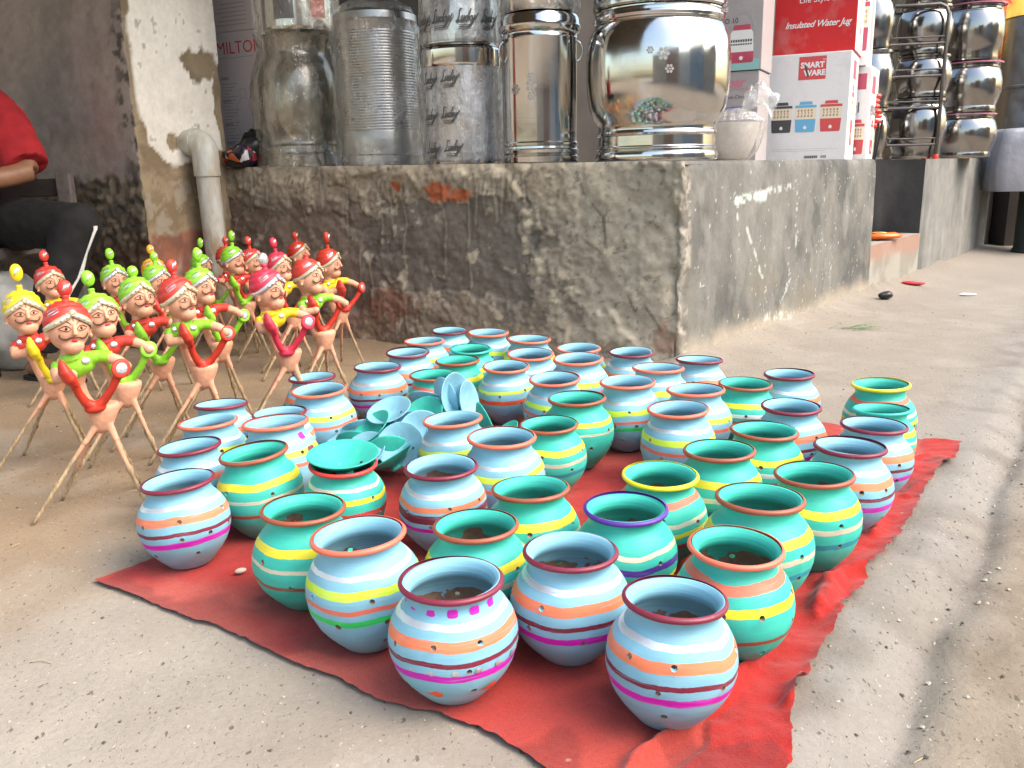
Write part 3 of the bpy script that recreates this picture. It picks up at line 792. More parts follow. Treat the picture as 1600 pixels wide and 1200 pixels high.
# x, y, size, lean x, lean y, paint scheme, label
POTS = [
    (-0.6878, 1.6738, 0.952, -0.052, 0.019, 'A', 'light blue maroon-rimmed pot with magenta band, on the left corner of the red cloth'),
    (-0.7456, 1.9066, 0.943, -0.063, 0.024, 'A', 'light blue maroon-rimmed pot half hidden right behind the pot on the left cloth corner'),
    (-0.7717, 2.1080, 0.959, -0.049, 0.009, 'B', 'light blue coral-rimmed pot in the left edge row, third from the cloth corner'),
    (-0.8089, 2.2862, 0.937, -0.002, 0.075, 'A', 'light blue maroon-rimmed pot at the far end of the left edge row, beside doll legs'),
    (-0.6202, 2.2124, 0.930, -0.032, 0.02, 'A', 'light blue maroon-rimmed pot mostly hidden behind the pot with the pink shoulder patch'),
    (-0.5771, 2.0203, 1.040, -0.041, 0.051, 'B', 'light blue coral-rimmed pot with pink and maroon paint patches on its right shoulder'),
    (-0.5649, 1.8250, 0.994, -0.086, 0.002, 'C2', 'big teal brown-rimmed pot with yellow band, beside the pot on the left cloth corner'),
    (-0.6190, 2.5990, 0.930, -0.028, 0.03, 'A', 'light blue maroon-rimmed pot peeping out behind a coral-rimmed pot left of the lid pile'),
    (-0.5539, 2.3947, 1.016, -0.01, -0.019, 'B', 'light blue coral-rimmed pot with lime band touching the left side of the lid pile'),
    (-0.4380, 2.7100, 0.986, 0.016, -0.002, 'A', 'light blue maroon-rimmed pot with orange and magenta bands standing just behind the lid pile'),
    (-0.3750, 1.7780, 0.960, 0.02, -0.044, 'G', 'teal pot with red neck and yellow band, covered by an upturned teal bowl lid'),
    (-0.3990, 1.4941, 0.999, 0.03, -0.011, 'C2', 'teal brown-rimmed pot in the front left, in front of the pot wearing a lid'),
    (-0.2543, 1.3441, 1.040, -0.061, 0.013, 'B2', 'light blue coral-rimmed pot with lime, coral and green bands in the front row'),
    (-0.1000, 1.1940, 1.032, 0.002, 0.011, 'A', 'light blue maroon-rimmed pot with magenta dashes round its neck and orange petals below'),
    (0.0882, 1.2898, 1.006, 0.006, -0.002, 'A', 'light blue maroon-rimmed pot between the magenta-dashed pot and the pot nearest the camera'),
    (-0.0689, 1.4060, 0.997, -0.005, 0.015, 'C', 'teal brown-rimmed pot looking over the top of the magenta-dashed pot'),
    (-0.1533, 1.7212, 1.010, -0.003, -0.016, 'A2', 'light blue maroon-rimmed pot with one extra wide maroon band, in front of the lid pile'),
    (0.0350, 1.5730, 1.005, -0.019, 0.031, 'C', 'teal brown-rimmed pot to the right of the pot with the extra wide maroon band'),
    (0.2010, 1.4580, 1.008, 0.005, 0.003, 'E', 'teal pot with a purple rim and a purple band'),
    (0.2190, 1.1150, 0.994, 0.051, 0.053, 'A', 'light blue maroon-rimmed pot nearest the camera, rightmost of the front row'),
    (0.3572, 1.2864, 1.005, 0.001, -0.02, 'F', 'teal pot with coral rim and coral neck band, right behind the pot nearest the camera'),
    (0.4468, 1.4626, 1.040, 0.01, 0.019, 'C', 'wide teal brown-rimmed pot just behind the teal pot with coral rim'),
    (0.5980, 1.6010, 0.999, -0.009, 0.012, 'C', 'teal brown-rimmed pot with blue lower band on the right edge of the group'),
    (0.2948, 1.6393, 1.011, 0.005, -0.023, 'D', 'teal pot with yellow rim in the middle of the group, behind the purple-rimmed pot'),
    (0.4477, 1.7630, 0.995, -0.008, 0.008, 'C', 'teal brown-rimmed pot close behind and right of the yellow-rimmed pot in the middle'),
    (0.5814, 1.9061, 1.019, 0.024, 0.013, 'C3', 'teal brown-rimmed pot with bare clay patches inside, left of the chipped maroon-rimmed pot'),
    (0.7341, 1.7786, 0.990, 0.02, 0.026, 'A', 'light blue maroon-rimmed pot with a chipped rim, behind the teal pot with blue lower band'),
    (0.8590, 1.9542, 0.986, 0.021, 0.019, 'A', 'light blue maroon-rimmed pot in front of the two teal pots at the far right'),
    (0.9545, 2.1146, 0.930, -0.011, 0.063, 'C4', 'teal pot with teal rim, squeezed between yellow-rimmed and maroon-rimmed pots at far right'),
    (1.0265, 2.2952, 0.997, -0.023, 0.014, 'D', 'teal pot with yellow rim and coral neck band, rearmost at the far right'),
    (0.8290, 2.4778, 0.951, -0.009, 0.016, 'A', 'light blue maroon-rimmed pot seen against bare pavement, rearmost of the right half'),
    (0.6674, 2.3769, 0.981, 0.005, 0.001, 'C3', 'teal brown-rimmed pot in the rear right, next to the rearmost pot of the right half'),
    (0.7160, 2.1140, 0.973, -0.01, -0.004, 'A', 'light blue maroon-rimmed pot in front of the rear right teal pot'),
    (0.5051, 2.2648, 1.025, -0.012, 0.027, 'B', 'light blue coral-rimmed pot directly left of the rear right teal pot'),
    (0.4217, 2.0851, 1.016, -0.014, -0.005, 'B', 'light blue coral-rimmed pot with lime and coral bands, above the yellow-rimmed pot in the middle'),
    (0.6050, 2.6970, 0.969, 0.014, 0.045, 'A', 'light blue maroon-rimmed pot standing closest to the foot of the platform corner'),
    (0.4470, 2.5380, 1.026, -0.003, 0.032, 'B', 'light blue coral-rimmed pot with clay patches inside, before the pot at the platform corner'),
    (0.4060, 2.8451, 0.987, -0.001, -0.026, 'A', 'light blue maroon-rimmed pot by the platform wall, second back-row pot from the corner'),
    (0.2370, 2.9437, 1.001, -0.003, -0.029, 'B', 'light blue coral-rimmed pot by the platform wall, third back-row pot from the corner'),
    (0.2160, 2.6900, 1.039, -0.012, -0.041, 'B', 'light blue coral-rimmed pot in front of the third back-row pot from the corner'),
    (0.3316, 2.3744, 1.040, -0.009, -0.005, 'B2', 'light blue coral-rimmed pot with lime and green bands, behind the two big dotted teal pots'),
    (0.1320, 2.4810, 1.011, -0.023, -0.04, 'B', 'light blue coral-rimmed pot with lime band, behind the upper of two adjoining teal pots'),
    (0.1760, 2.2280, 1.013, -0.009, 0.011, 'C5', 'teal brown-rimmed pot, the rear one of the two adjoining teal pots at centre'),
    (0.0930, 2.0470, 0.949, -0.018, -0.028, 'C', 'teal brown-rimmed pot, the front one of the two adjoining teal pots at centre'),
    (-0.0175, 2.6671, 0.972, -0.003, -0.047, 'B3', 'light blue coral-rimmed pot with lime and orange-red bands behind the upright teal lids'),
    (0.0641, 2.8472, 1.018, 0.005, -0.059, 'B', 'light blue coral-rimmed pot in the third row from the platform wall, left of centre'),
    (0.0644, 3.1148, 1.027, 0.017, -0.02, 'B', 'light blue coral-rimmed pot in the back row, rightmost of its three at the dark wall'),
    (-0.0874, 3.2462, 1.021, 0.004, -0.02, 'B', 'light blue coral-rimmed pot in the back row, middle of its three at the wall'),
    (-0.2490, 3.4160, 0.934, 0.008, -0.015, 'A', 'light blue maroon-rimmed pot, farthest back of all and close to the dark wall'),
    (-0.3250, 3.1530, 0.991, 0.001, -0.003, 'B', 'light blue coral-rimmed pot in the rear left, in front of the farthest maroon-rimmed pot'),
    (-0.3630, 2.9420, 0.992, 0.002, -0.023, 'A', 'light blue maroon-rimmed pot in the rear left, in front of the rear left coral-rimmed pot'),
    (-0.1460, 2.9990, 0.950, 0.013, -0.046, 'C4', 'teal pot with teal rim, rearmost of three teal pots in line behind the lids'),
    (-0.1775, 2.7659, 0.955, -0.002, -0.012, 'C', 'teal brown-rimmed pot, the middle of three teal pots in a line behind the lids'),
    (-0.2450, 2.5870, 0.938, -0.004, -0.021, 'D2', 'teal pot with brown rim and coral neck band, partly hidden by the leaning lids'),
    (-0.1410, 2.0650, 0.977, -0.056, 0.008, 'B', 'light blue coral-rimmed pot leaning left with its back to the upright lids'),
    (-0.0247, 1.8748, 1.027, -0.009, -0.008, 'B', 'light blue coral-rimmed pot with clay patches inside, right of the leaning pot by the lids'),
]
M_SILVERDAB = plain('silver_dab', (.62, .62, .63), .4, .6, grain=.4, scale=200)
for i, (x, y, s, tx, ty, key, label) in enumerate(POTS):
    root, ang = make_pot(i, x, y, s, tx, ty, key, label)
    def face(deg): return R(deg) - ang          # world bearing -> pot bearing
    to_cam = math.degrees(math.atan2(-y, -x))
    if 'magenta dashes' in label:
        for k in range(9):
            mb = MB(); surf_patch(mb, face(to_cam-112+k*28), .1655, .0105, .0062, square=True); mb.build('painted_dash', M_DAB['magenta'], root)
        for k in range(5):
            mb = MB(); surf_patch(mb, face(to_cam-135+k*58), .043, .010, .0085, tail=1.3); mb.build('painted_petal', M_DAB['orangered'], root)
        for k in range(6):
            mb = MB(); surf_patch(mb, face(to_cam-40+k*20), .0865, .0048, .0048); mb.build('painted_dot', M_SILVERDAB, root)
    if 'pink and maroon' in label:
        mb = MB(); surf_patch(mb, face(to_cam+52), .158, .012, .0075, square=True); mb.build('painted_patch', M_DAB['magenta'], root)
        mb = MB(); surf_patch(mb, face(to_cam+55), .126, .012, .0075, square=True); mb.build('painted_patch', M_DAB['maroon'], root)

# bowl lids ----------------------------------------------------------------
def lid_mesh(sd):
    rnd = random.Random(sd); mb = MB()
    out = [(.0, -.046), (.017, -.046), (.0175, -.040), (.014, -.036), (.016, -.032), (.028, -.026), (.042, -.018), (.056, -.009), (.0665, -.001), (.0695, .0015)]
    inn = [(.0690, .0035), (.066, .0025), (.055, -.004), (.041, -.012), (.026, -.020), (.010, -.024), (.0, -.0245)]
    w = rnd.uniform(-1, 1)
    rings = []
    for r, z in out+inn:
        rings.append([Vector((max(r, 1e-4)*(1+.012*w*math.cos(2*2*math.pi*k/44))*math.cos(2*math.pi*k/44), max(r, 1e-4)*math.sin(2*math.pi*k/44), z)) for k in range(44)])
    mb.rings(rings, True, False); return mb.mesh('bowl_lid')
def lid_mat(base):
    a = N('lid_paint_' + base); co = obj_coord(a)
    col = a.mix(1.0, PC[base], a.ramp(a.noise(co, 30, 4), [(.3, [.84]*3), (.7, [1.06]*3)]), 'MULTIPLY')
    col = a.mix(a.ramp(a.noise(co, 70, 4), [(.66, 0.0), (.72, .6)]), col, (.36, .25, .18))
    a.bsdf(col, .6, 0, a.bump(a.noise(co, 120, 4), .3, .001)); return a.m
M_LID = {b: lid_mat(b) for b in ('sky', 'teal')}
LID_ME = [lid_mesh(k) for k in range(3)]
for me in LID_ME: me.materials.append(M_LID['sky'])
M_HOLE = plain('dark_hole', (.02, .03, .03), .9)
def make_lid(i, loc, axis, base, label, dab=None, hole=True):
    root = link_mesh('bowl_lid', LID_ME[i % 3], None, [M_LID[base]])
    tag(root, label, 'lid', 'bowl lids heaped between the pots')
    root.location = loc; root.rotation_mode = 'QUATERNION'
    root.rotation_quaternion = Vector((0, 0, 1)).rotation_difference(Vector(axis).normalized()); root.scale = (.92, .92, .78)
    if hole:
        mb = MB(); mb.lathe([(0, -.0105), (.0030, -.0104), (.0032, -.0125), (0, -.0126)], 12, (.037, -.012, .0)); mb.build('smoke_hole', M_HOLE, root)
    if dab:
        mb = MB(); mb.ball((.030, .028, -.0205), (.011, .009, .0022), 14, 6, Matrix.Rotation(.6, 3, 'Z')); mb.build('painted_dab', dab, root)
    return root
M_GRN = plain('green_dab', (.05, .6, .05), .5); M_BRN = plain('brown_dab', (.26, .11, .09), .6); M_DK = plain('dark_dab', (.05, .05, .08), .6)
LIDS = [
 ((-.345, 2.30, .175), (-.25, -.35, 1.0), 'sky', 'light blue bowl lid lying open side up on top of the heap, left side', None),
 ((-.245, 2.20, .135), (.25, -1.0, .42), 'sky', 'light blue bowl lid facing the camera like a disc, right beside the leaning pot', None),
 ((-.285, 2.25, .120), (-.55, -.75, .45), 'sky', 'light blue bowl lid leaning behind the one that faces the camera', None),
 ((-.345, 2.23, .100), (-.65, -.60, .50), 'sky', 'light blue bowl lid with a dark slit, leaning in the middle of the heap', M_DK),
 ((-.320, 2.115, .085), (-.45, .15, .75), 'teal', 'teal bowl lid tipped foot-down at the front of the heap', M_GRN),
 ((-.335, 2.19, .075), (-.10, .75, .45), 'teal', 'teal bowl lid showing its domed outside with a green dab, mid heap', M_GRN),
 ((-.47, 2.27, .070), (-.35, -.60, .70), 'sky', 'light blue bowl lid at the left foot of the heap with a dark patch', M_DK),
 ((-.43, 2.20, .042), (-.12, -.20, 1.0), 'sky', 'light blue bowl lid lying flat behind the teal pot that wears a lid', None),
 ((-.165, 2.38, .195), (.92, -.62, .10), 'sky', 'light blue bowl lid standing on edge with a brown smear', M_BRN),
 ((-.245, 2.44, .160), (.2, .6, .75), 'sky', 'light blue bowl lid in shadow at the back of the heap', None),
 ((-.195, 2.42, .175), (.75, .55, .15), 'sky', 'light blue bowl lid on edge behind the brown-smeared one', None),
 ((-.075, 2.30, .130), (.85, .30, .30), 'teal', 'teal bowl lid standing upright behind the leaning pot', None),
 ((-.035, 2.26, .100), (-.62, -.10, .75), 'teal', 'teal bowl lid lying open beside the upright teal one', None),
 ((-.425, 2.34, .110), (-.15, .55, .70), 'sky', 'light blue bowl lid under the topmost left one, dark hole in its side', M_DK),
 ((-.435, 2.30, .065), (.1, .7, .6), 'teal', 'teal bowl lid poking out low on the left of the heap', None),
 ((-.125, 2.40, .165), (.95, -.35, .22), 'sky', 'light blue bowl lid on edge tight against the right side of the brown-smeared one', None),
 ((-.29, 2.36, .080), (.2, -.3, .9), 'sky', 'light blue bowl lid buried in the middle under the others', None),
 ((-.400, 2.17, .085), (-.30, -.55, .80), 'sky', 'light blue bowl lid resting on the front left slope of the heap', None),
 ((-.300, 2.155, .120), (-.15, -.80, .60), 'sky', 'light blue bowl lid leaning over the tipped teal one at the front of the heap', None),
 ((-.255, 2.33, .150), (-.35, -.55, .75), 'teal', 'teal bowl lid wedged open side forward behind the disc-facing light blue one', None),
 ((-.390, 2.25, .140), (-.55, -.30, .80), 'teal', 'teal bowl lid half under the topmost left light blue one', None),
 ((-.20, 2.30, .070), (-.2, .2, .9), 'teal', 'teal bowl lid buried under the disc-facing light blue one', None),
]
for i, L_ in enumerate(LIDS):
    (lx, ly, lz) = L_[0]; make_lid(i, (lx, ly, lz - (.018 if lz > .09 else .004)), *L_[1:4], dab=L_[4])
q = [p for p in POTS if p[5] == 'G'][0]
make_lid(0, (q[0]+.003, q[1], .190*q[2]+.022), (.02, -.10, 1), 'teal', 'teal bowl lid sitting open side up on the mouth of the red-necked pot').scale = (1.12, 1.12, 1.05)
# ------------------------------------------------------------------ clay dolls on stick legs
def glaze(name, col, rough=.5):
    a = N(name); c = obj_coord(a)
    f = a.noise(c, 70, 4)
    col2 = a.mix(1.0, col, a.ramp(f, [(.3, [.82]*3), (.7, [1.08]*3)]), 'MULTIPLY')
    a.bsdf(col2, rough, 0, a.bump(a.noise(c, 140, 3), .25, .001)); return a.m
M_SKIN = glaze('terracotta_skin', (.72, .365, .23), .6)
DC = {k: glaze('doll_' + k, v) for k, v in dict(red=(.62, .045, .03), pink=(.66, .03, .07), lime=(.26, .62, .03), yellow=(.82, .62, .015), amber=(.85, .42, .02), deepred=(.55, .035, .015)).items()}
M_GOLDP = plain('gold_paint', (.82, .72, .52), .32, .5, grain=.3, scale=200)
M_SILVERP = plain('silver_paint', (.85, .86, .88), .25, .7, grain=.25, scale=200)
M_INK = plain('brown_ink', (.075, .02, .012), .5)
M_LIP = plain('lip_red', (.62, .03, .05), .4)
def stick_mat():
    a = N('bare_stick'); c = obj_coord(a); sep = a.n('SeparateXYZ', {0: c})
    f = a.noise(a.n('Mapping', {0: c, 'Scale': (160, 160, 14)}).outputs[0], 1.0, 4)
    wood = a.ramp(f, [(.3, (.20, .125, .065)), (.55, (.40, .29, .17)), (.75, (.52, .41, .27))])
    rnd = a.n('ObjectInfo').outputs['Random']
    k = a.math('ADD', a.math('ADD', sep.outputs[2], a.math('MULTIPLY', a.noise(c, 60, 3), .05)), a.math('MULTIPLY', rnd, -.08))
    col = a.mix(a.ramp(a.math('MULTIPLY', k, 4.0), [(.44, 0.0), (.56, 1.0)]), wood, (.60, .31, .19))
    a.bsdf(col, .75, 0, a.bump(f, .5, .002)); return a.m
M_STICK = stick_mat()

HR = (.050, .050, .058)
def fp(x, z, lift=.0008):
    q = max(1 - (x/HR[0])**2 - (z/HR[2])**2, 0)
    return Vector((x, -HR[1]*math.sqrt(q) - lift, z))
def face_line(mb, pts, rad, lift=.0006):
    P = [fp(*p, lift) for p in pts]
    Q = []
    for i in range(len(P)-1):                 # Catmull-Rom so strokes are curved
        p0, p1, p2, p3 = P[max(i-1, 0)], P[i], P[i+1], P[min(i+2, len(P)-1)]
        for k in range(5):
            t = k/5
            Q.append(.5*((2*p1) + (p2-p0)*t + (2*p0-5*p1+4*p2-p3)*t*t + (3*p1-p0-3*p2+p3)*t**3))
    Q.append(P[-1]); n = len(Q)
    rr = [rad*(.35 + .65*math.sin(math.pi*min(max(i/(n-1), .06), .94))) for i in range(n)]
    mb.tube(Q, rr, 6)
TC = Vector((0, .003, .006)); TR = .0550; TZ = .0570
def turban_pt(th, t, k=1.0):
    q = min(abs(th)/(math.pi/2), 2.0); z0 = (.033 - .045*q**.9) if q < 1 else -.012 - .012*(q-1)
    e0 = math.asin(max(min((z0-TC.z)/TZ, .9), -.9)); el = e0 + (math.pi/2-e0)*t
    rid = 1 + .030*math.sin(15*el + 3.4*abs(th)) * math.sin(math.pi*min(t*1.5, 1)*.5)
    r = TR*k*rid
    ce = max(math.cos(el), 0)**.72; return TC + Vector((r*ce*math.sin(th), -r*ce*math.cos(th), TZ*k*rid*math.sin(el)))
def make_doll_meshes():
    D = {}
    mb = MB()
    mb.rings([[Vector((.015+rx*math.cos(a), ry*math.sin(a), z)) for a in [2*math.pi*k/20 for k in range(20)]] for z, rx, ry in
              ((.192, .008, .008), (.203, .019, .018), (.220, .028, .025), (.240, .035, .030), (.258, .039, .032), (.268, .036, .029), (.271, .022, .017))])
    mb.tube([(-.010, .010, .255), (-.026, .013, .285), (-.036, .010, .318), (-.041, .004, .350)], [.0165, .0135, .0140, .026], 14)
    mb.tube([(-.048, 0, .375), (-.053, -.003, .42)], [.024, .022], 14)
    mb.tube([(.03, -.010, .381), (.052, -.022, .374), (.070, -.036, .362)], [.0140, .0128, .0115], 10); mb.ball((.071, -.037, .360), .0125, 10, 8)
    mb.tube([(-.082, -.006, .362), (-.078, -.026, .345), (-.05, -.042, .350)], [.0165, .015, .013], 10); mb.ball((-.048, -.043, .352), .0145, 10, 8)
    for (sx, sy, fx, fy) in ((-.010, -.008, -.14, -.05), (.012, -.010, .115, -.04), (-.008, .010, -.09, .10), (.010, .010, .10, .12)):
        a = Vector((.015+sx, sy, .222)); b = Vector((fx, fy, 0)); mb.tube([a, a.lerp(b, .10), a.lerp(b, .22)], [.0115, .0086, .0070], 10)
    D['body'] = remeshed(mb, 'doll_body', .0028, 5)
    D['sticks'] = []
    rnd = random.Random(5)
    for (sx, sy, fx, fy) in ((-.010, -.008, -.14, -.05), (.012, -.010, .115, -.04), (-.008, .010, -.09, .10), (.010, .010, .10, .12)):
        a = Vector((.015+sx, sy, .222)); b = Vector((fx, fy, 0)); pts = []; rr = []
        kn = rnd.uniform(.45, .75)
        for i in range(15):
            t = .10 + .90*i/14; p = a.lerp(b, t) + Vector((rnd.uniform(-1, 1), rnd.uniform(-1, 1), 0))*.0006
            p += Vector((math.sin(t*4+sx*300), math.cos(t*3), 0))*.0010
            pts.append(p); rr.append(.0057 + .0010*rnd.random() + .0036*math.exp(-((t-kn)/.03)**2) - .0014*t)
        mb = MB(); mb.tube(pts, rr, 8)
        k = pts[int(kn*14)]; mb.tube([k, k + Vector((.006 if fx > 0 else -.006, -.004, .007))], [.0035, .0018], 6)
        D['sticks'].append(mb.mesh('stick_leg'))
    mb = MB()
    mb.ball((-.042, .0, .368), (.045, .029, .030), 18, 12); mb.tube([(-.048, -.001, .385), (-.052, -.002, .402)], [.030, .0255], 16)
    mb.tube([(-.012, 0, .380), (.012, -.004, .385), (.036, -.013, .382)], [.020, .0155, .0148], 12)
    mb.tube([(-.076, -.002, .374), (-.083, -.010, .360)], [.018, .0150], 12)
    mb.tube([(-.040, .004, .356), (-.036, .007, .342)], [.030, .0235], 14)
    D['shirt'] = remeshed(mb, 'doll_shirt', .0028, 4)
    mb = MB()
    mb.tube([(.014, -.022, .266), (-.006, -.026, .282), (-.020, -.034, .310), (-.027, -.042, .335)], [.0135, .0108, .0095, .0110], 12)
    mb.tube([(-.024, -.047, .332), (-.036, -.050, .352), (-.046, -.051, .372), (-.050, -.050, .390), (-.052, -.049, .400)], [.012, .024, .0225, .0135, .006], 14, flat=.62)
    mb.tube([(.014, -.022, .266), (.034, -.026, .280), (.053, -.036, .308), (.067, -.044, .338)], [.0135, .0112, .0100, .0108], 12)
    mb.ball((.014, -.020, .264), (.026, .018, .014), 14, 8)
    Mt = Vector((0, 0, 1)).rotation_difference(Vector((.35, -.92, .25))).to_matrix()
    mb.lathe([(0, -.018), (.011, -.016), (.021, -.005), (.0245, .003), (.022, .007), (0, .0085)], 20, (.074, -.046, .355), M=Mt)
    D['horn'] = remeshed(mb, 'horn', .0026, 3)
    mb = MB(); mb.lathe([(0, .0088), (.009, .0090), (.0135, .0080), (.0140, .0065), (0, .0060)], 20, (.074, -.046, .355), M=Mt); D['bell'] = mb.mesh('bell_face')
    mb = MB()
    mb.ball((0, 0, 0), (.010, .0030, .0085), 12, 6, Matrix.Rotation(.3, 3, 'Z') @ Matrix.Rotation(-.35, 3, 'X'))
    D['spot'] = mb.mesh('shirt_spot')
    mb = MB(); mb.ball((0, 0, 0), HR, 28, 18); mb.ball((0, -.024, -.040), (.028, .026, .022), 18, 10); mb.tube([(0, -.049, .014), (0, -.0535, .0), (0, -.0575, -.0095), (0, -.051, -.0135)], [.0042, .0050, .0066, .004], 10)
    for sx in (-1, 1):
        mb.ball((sx*.049, .002, -.008), (.007, .011, .017), 12, 8); mb.ball((sx*.052, -.002, -.024), .0055, 8, 6)
    D['head'] = remeshed(mb, 'doll_head', .0022, 4)
    D['eye'] = []; D['brow'] = []
    for sx in (-1, 1):
        mb = MB(); face_line(mb, [(sx*.0065, .001), (sx*.0155, .0085), (sx*.026, .006), (sx*.034, .0015)], .0011)
        face_line(mb, [(sx*.0065, .001), (sx*.0150, -.0040), (sx*.026, -.002), (sx*.034, .0015)], .0009)
        p = fp(sx*.0175, .0022, .0002); mb.ball(p, (.0034, .0012, .0038), 10, 6); D['eye'].append(mb.mesh('eye'))
        mb = MB(); face_line(mb, [(sx*.0060, .0115), (sx*.015, .0185), (sx*.026, .0165), (sx*.037, .0075)], .0012); D['brow'].append(mb.mesh('eyebrow'))
    mb = MB()
    for sx in (-1, 1): face_line(mb, [(sx*.0005, -.0195), (sx*.009, -.0185), (sx*.0175, -.0225), (sx*.027, -.0215), (sx*.0335, -.0150), (sx*.0325, -.0115)], .0021, .004)
    D['mustache'] = mb.mesh('mustache')
    mb = MB(); mb.ball(fp(0, -.0262, .0035), (.0078, .0022, .0034), 12, 6); D['lips'] = mb.mesh('lips')
    mb = MB(); face_line(mb, [(0, .0185), (0, .023), (0, .0275)], .0009); D['mark'] = mb.mesh('forehead_mark')
    rings = []
    for j in range(24):
        t = j/23; rings.append([turban_pt(2*math.pi*k/48 - math.pi, t) for k in range(48)])
    inner = [[TC + (p-TC)*.86 for p in rings[0]]]
    mb = MB(); mb.rings(inner + rings, True, True); D['turban'] = mb.mesh('turban')
    mb = MB(); rr = []
    for tt, kk in ((-.015, .98), (-.015, 1.018), (.10, 1.020), (.20, 1.018), (.205, .99)): rr.append([turban_pt(2*math.pi*k/48 - math.pi, tt*(.55 + .75*math.exp(-((k-24)/7)**2)), kk) for k in range(48)])
    mb.rings(rr, True, False); D['trim'] = mb.mesh('turban_trim')
    mb = MB()
    for t0 in (.30, .37, .44, .51):
        mb.rings([[turban_pt(-1.0 + .55*q/6 - t0*.6, t0 + w + .09*q/6, 1.03) for q in range(7)] for w in (0, .028)], False, False)
    D['stripe'] = mb.mesh('turban_stripe')
    mb = MB(); Mt = Matrix.Rotation(R(90), 3, 'X'); c = turban_pt(0, .10, 1.05)
    mb.lathe([(0, .004), (.003, .004), (.0045, .002), (.006, .0042), (.008, .0035), (.0085, 0)], 14, c, M=Mt)
    for k in range(-3, 4):
        if k: p = turban_pt(k*.24, .06, 1.045); mb.ball(p, .0032, 8, 6)
    D['brooch'] = mb.mesh('brooch')
    mb = MB(); mb.lathe([(.0105, .056), (.0100, .0635), (.0082, .068), (.0078, .072), (.0095, .075), (.0080, .079), (.004, .080)], 16); D['crest_neck'] = mb.mesh('crest_neck')
    mb = MB(); mb.ball((0, 0, .095), (.0180, .0130, .0205), 18, 12); D['crest'] = mb.mesh('crest')
    mb = MB()
    for k in range(4): mb.box((-.006+k*.004, -.0122+abs(k-1.5)*.0006,   .096+k*.0012), (.0020, .0022, .017), Matrix.Rotation(.35, 3, 'Y'))
    D['crest_fleck'] = mb.mesh('crest_fleck')
    return D
DM = make_doll_meshes()
def lean_x(me):
    for v in me.vertices: v.co.x += .11*v.co.z
for k_ in ('body', 'shirt', 'horn', 'bell'): lean_x(DM[k_])
for m_ in DM['sticks']: lean_x(m_)
def make_doll(x, y, s, rz, turban, shirt, horn, fleck, label, crest=None, crest_h=1.0, lean=0.0):
    root = thing('clay_doll', label, 'clay doll', (x, y, float(ground_z(np.array([x]), np.array([y]))[0]) + .001), R(rz), 'turbaned clay dolls on stick legs')
    root.scale = (s, s, s); root.rotation_euler.x = lean
    fm = M_SILVERP if fleck == 's' else M_GOLDP
    link_mesh('body', DM['body'], root, [M_SKIN]); link_mesh('shirt', DM['shirt'], root, [DC[shirt]])
    h = link_mesh('horn', DM['horn'], root, [DC[horn]]); link_mesh('bell_face', DM['bell'], h, [M_SILVERP])
    for c in ((-.024, -.0225, .381), (.024, -.0235, .381)): link_mesh('shirt_spot', DM['spot'], root, [M_SILVERP]).location = c
    for me in DM['sticks']: link_mesh('stick_leg', me, root, [M_STICK])
    hd = link_mesh('head', DM['head'], root, [M_SKIN]); hd.location = (-.056+.11*.462, -.004, .462); hv = random.Random(int(abs(x*7919 + y*3571)*10)); hd.rotation_euler = (R(-4+hv.uniform(-6, 6)), R(hv.uniform(-5, 5)), R(28+hv.uniform(-12, 10))); hd.scale = (hv.uniform(.91, .98), .96, hv.uniform(.97, 1.05))
    for k in (0, 1): link_mesh('eye', DM['eye'][k], hd, [M_INK]); link_mesh('eyebrow', DM['brow'][k], hd, [M_INK])
    link_mesh('mustache', DM['mustache'], hd, [M_INK]); link_mesh('lips', DM['lips'], hd, [M_LIP]); link_mesh('forehead_mark', DM['mark'], hd, [M_INK])
    tb = link_mesh('turban', DM['turban'], root, [DC[turban]]); tb.location = hd.location; tb.rotation_euler = hd.rotation_euler; tb.scale = (hd.scale[0]*1.01, .97, hv.uniform(.92, 1.08)); h.rotation_euler = (R(hv.uniform(-4, 4)), R(hv.uniform(-4, 4)), R(hv.uniform(-6, 6)))
    link_mesh('turban_trim', DM['trim'], tb, [fm]); link_mesh('turban_stripe', DM['stripe'], tb, [M_SILVERP]); link_mesh('brooch', DM['brooch'], tb, [fm])
    link_mesh('crest_neck', DM['crest_neck'], tb, [DC[turban]])
    c = link_mesh('crest', DM['crest'], tb, [M_SILVERP if crest == 'silver' else DC[crest or turban]]); c.scale = (1, 1, crest_h)
    if crest != 'silver':
        c2 = link_mesh('crest_fleck', DM['crest_fleck'], tb, [M_SILVERP]); c2.scale = (1, 1, crest_h)
    return root
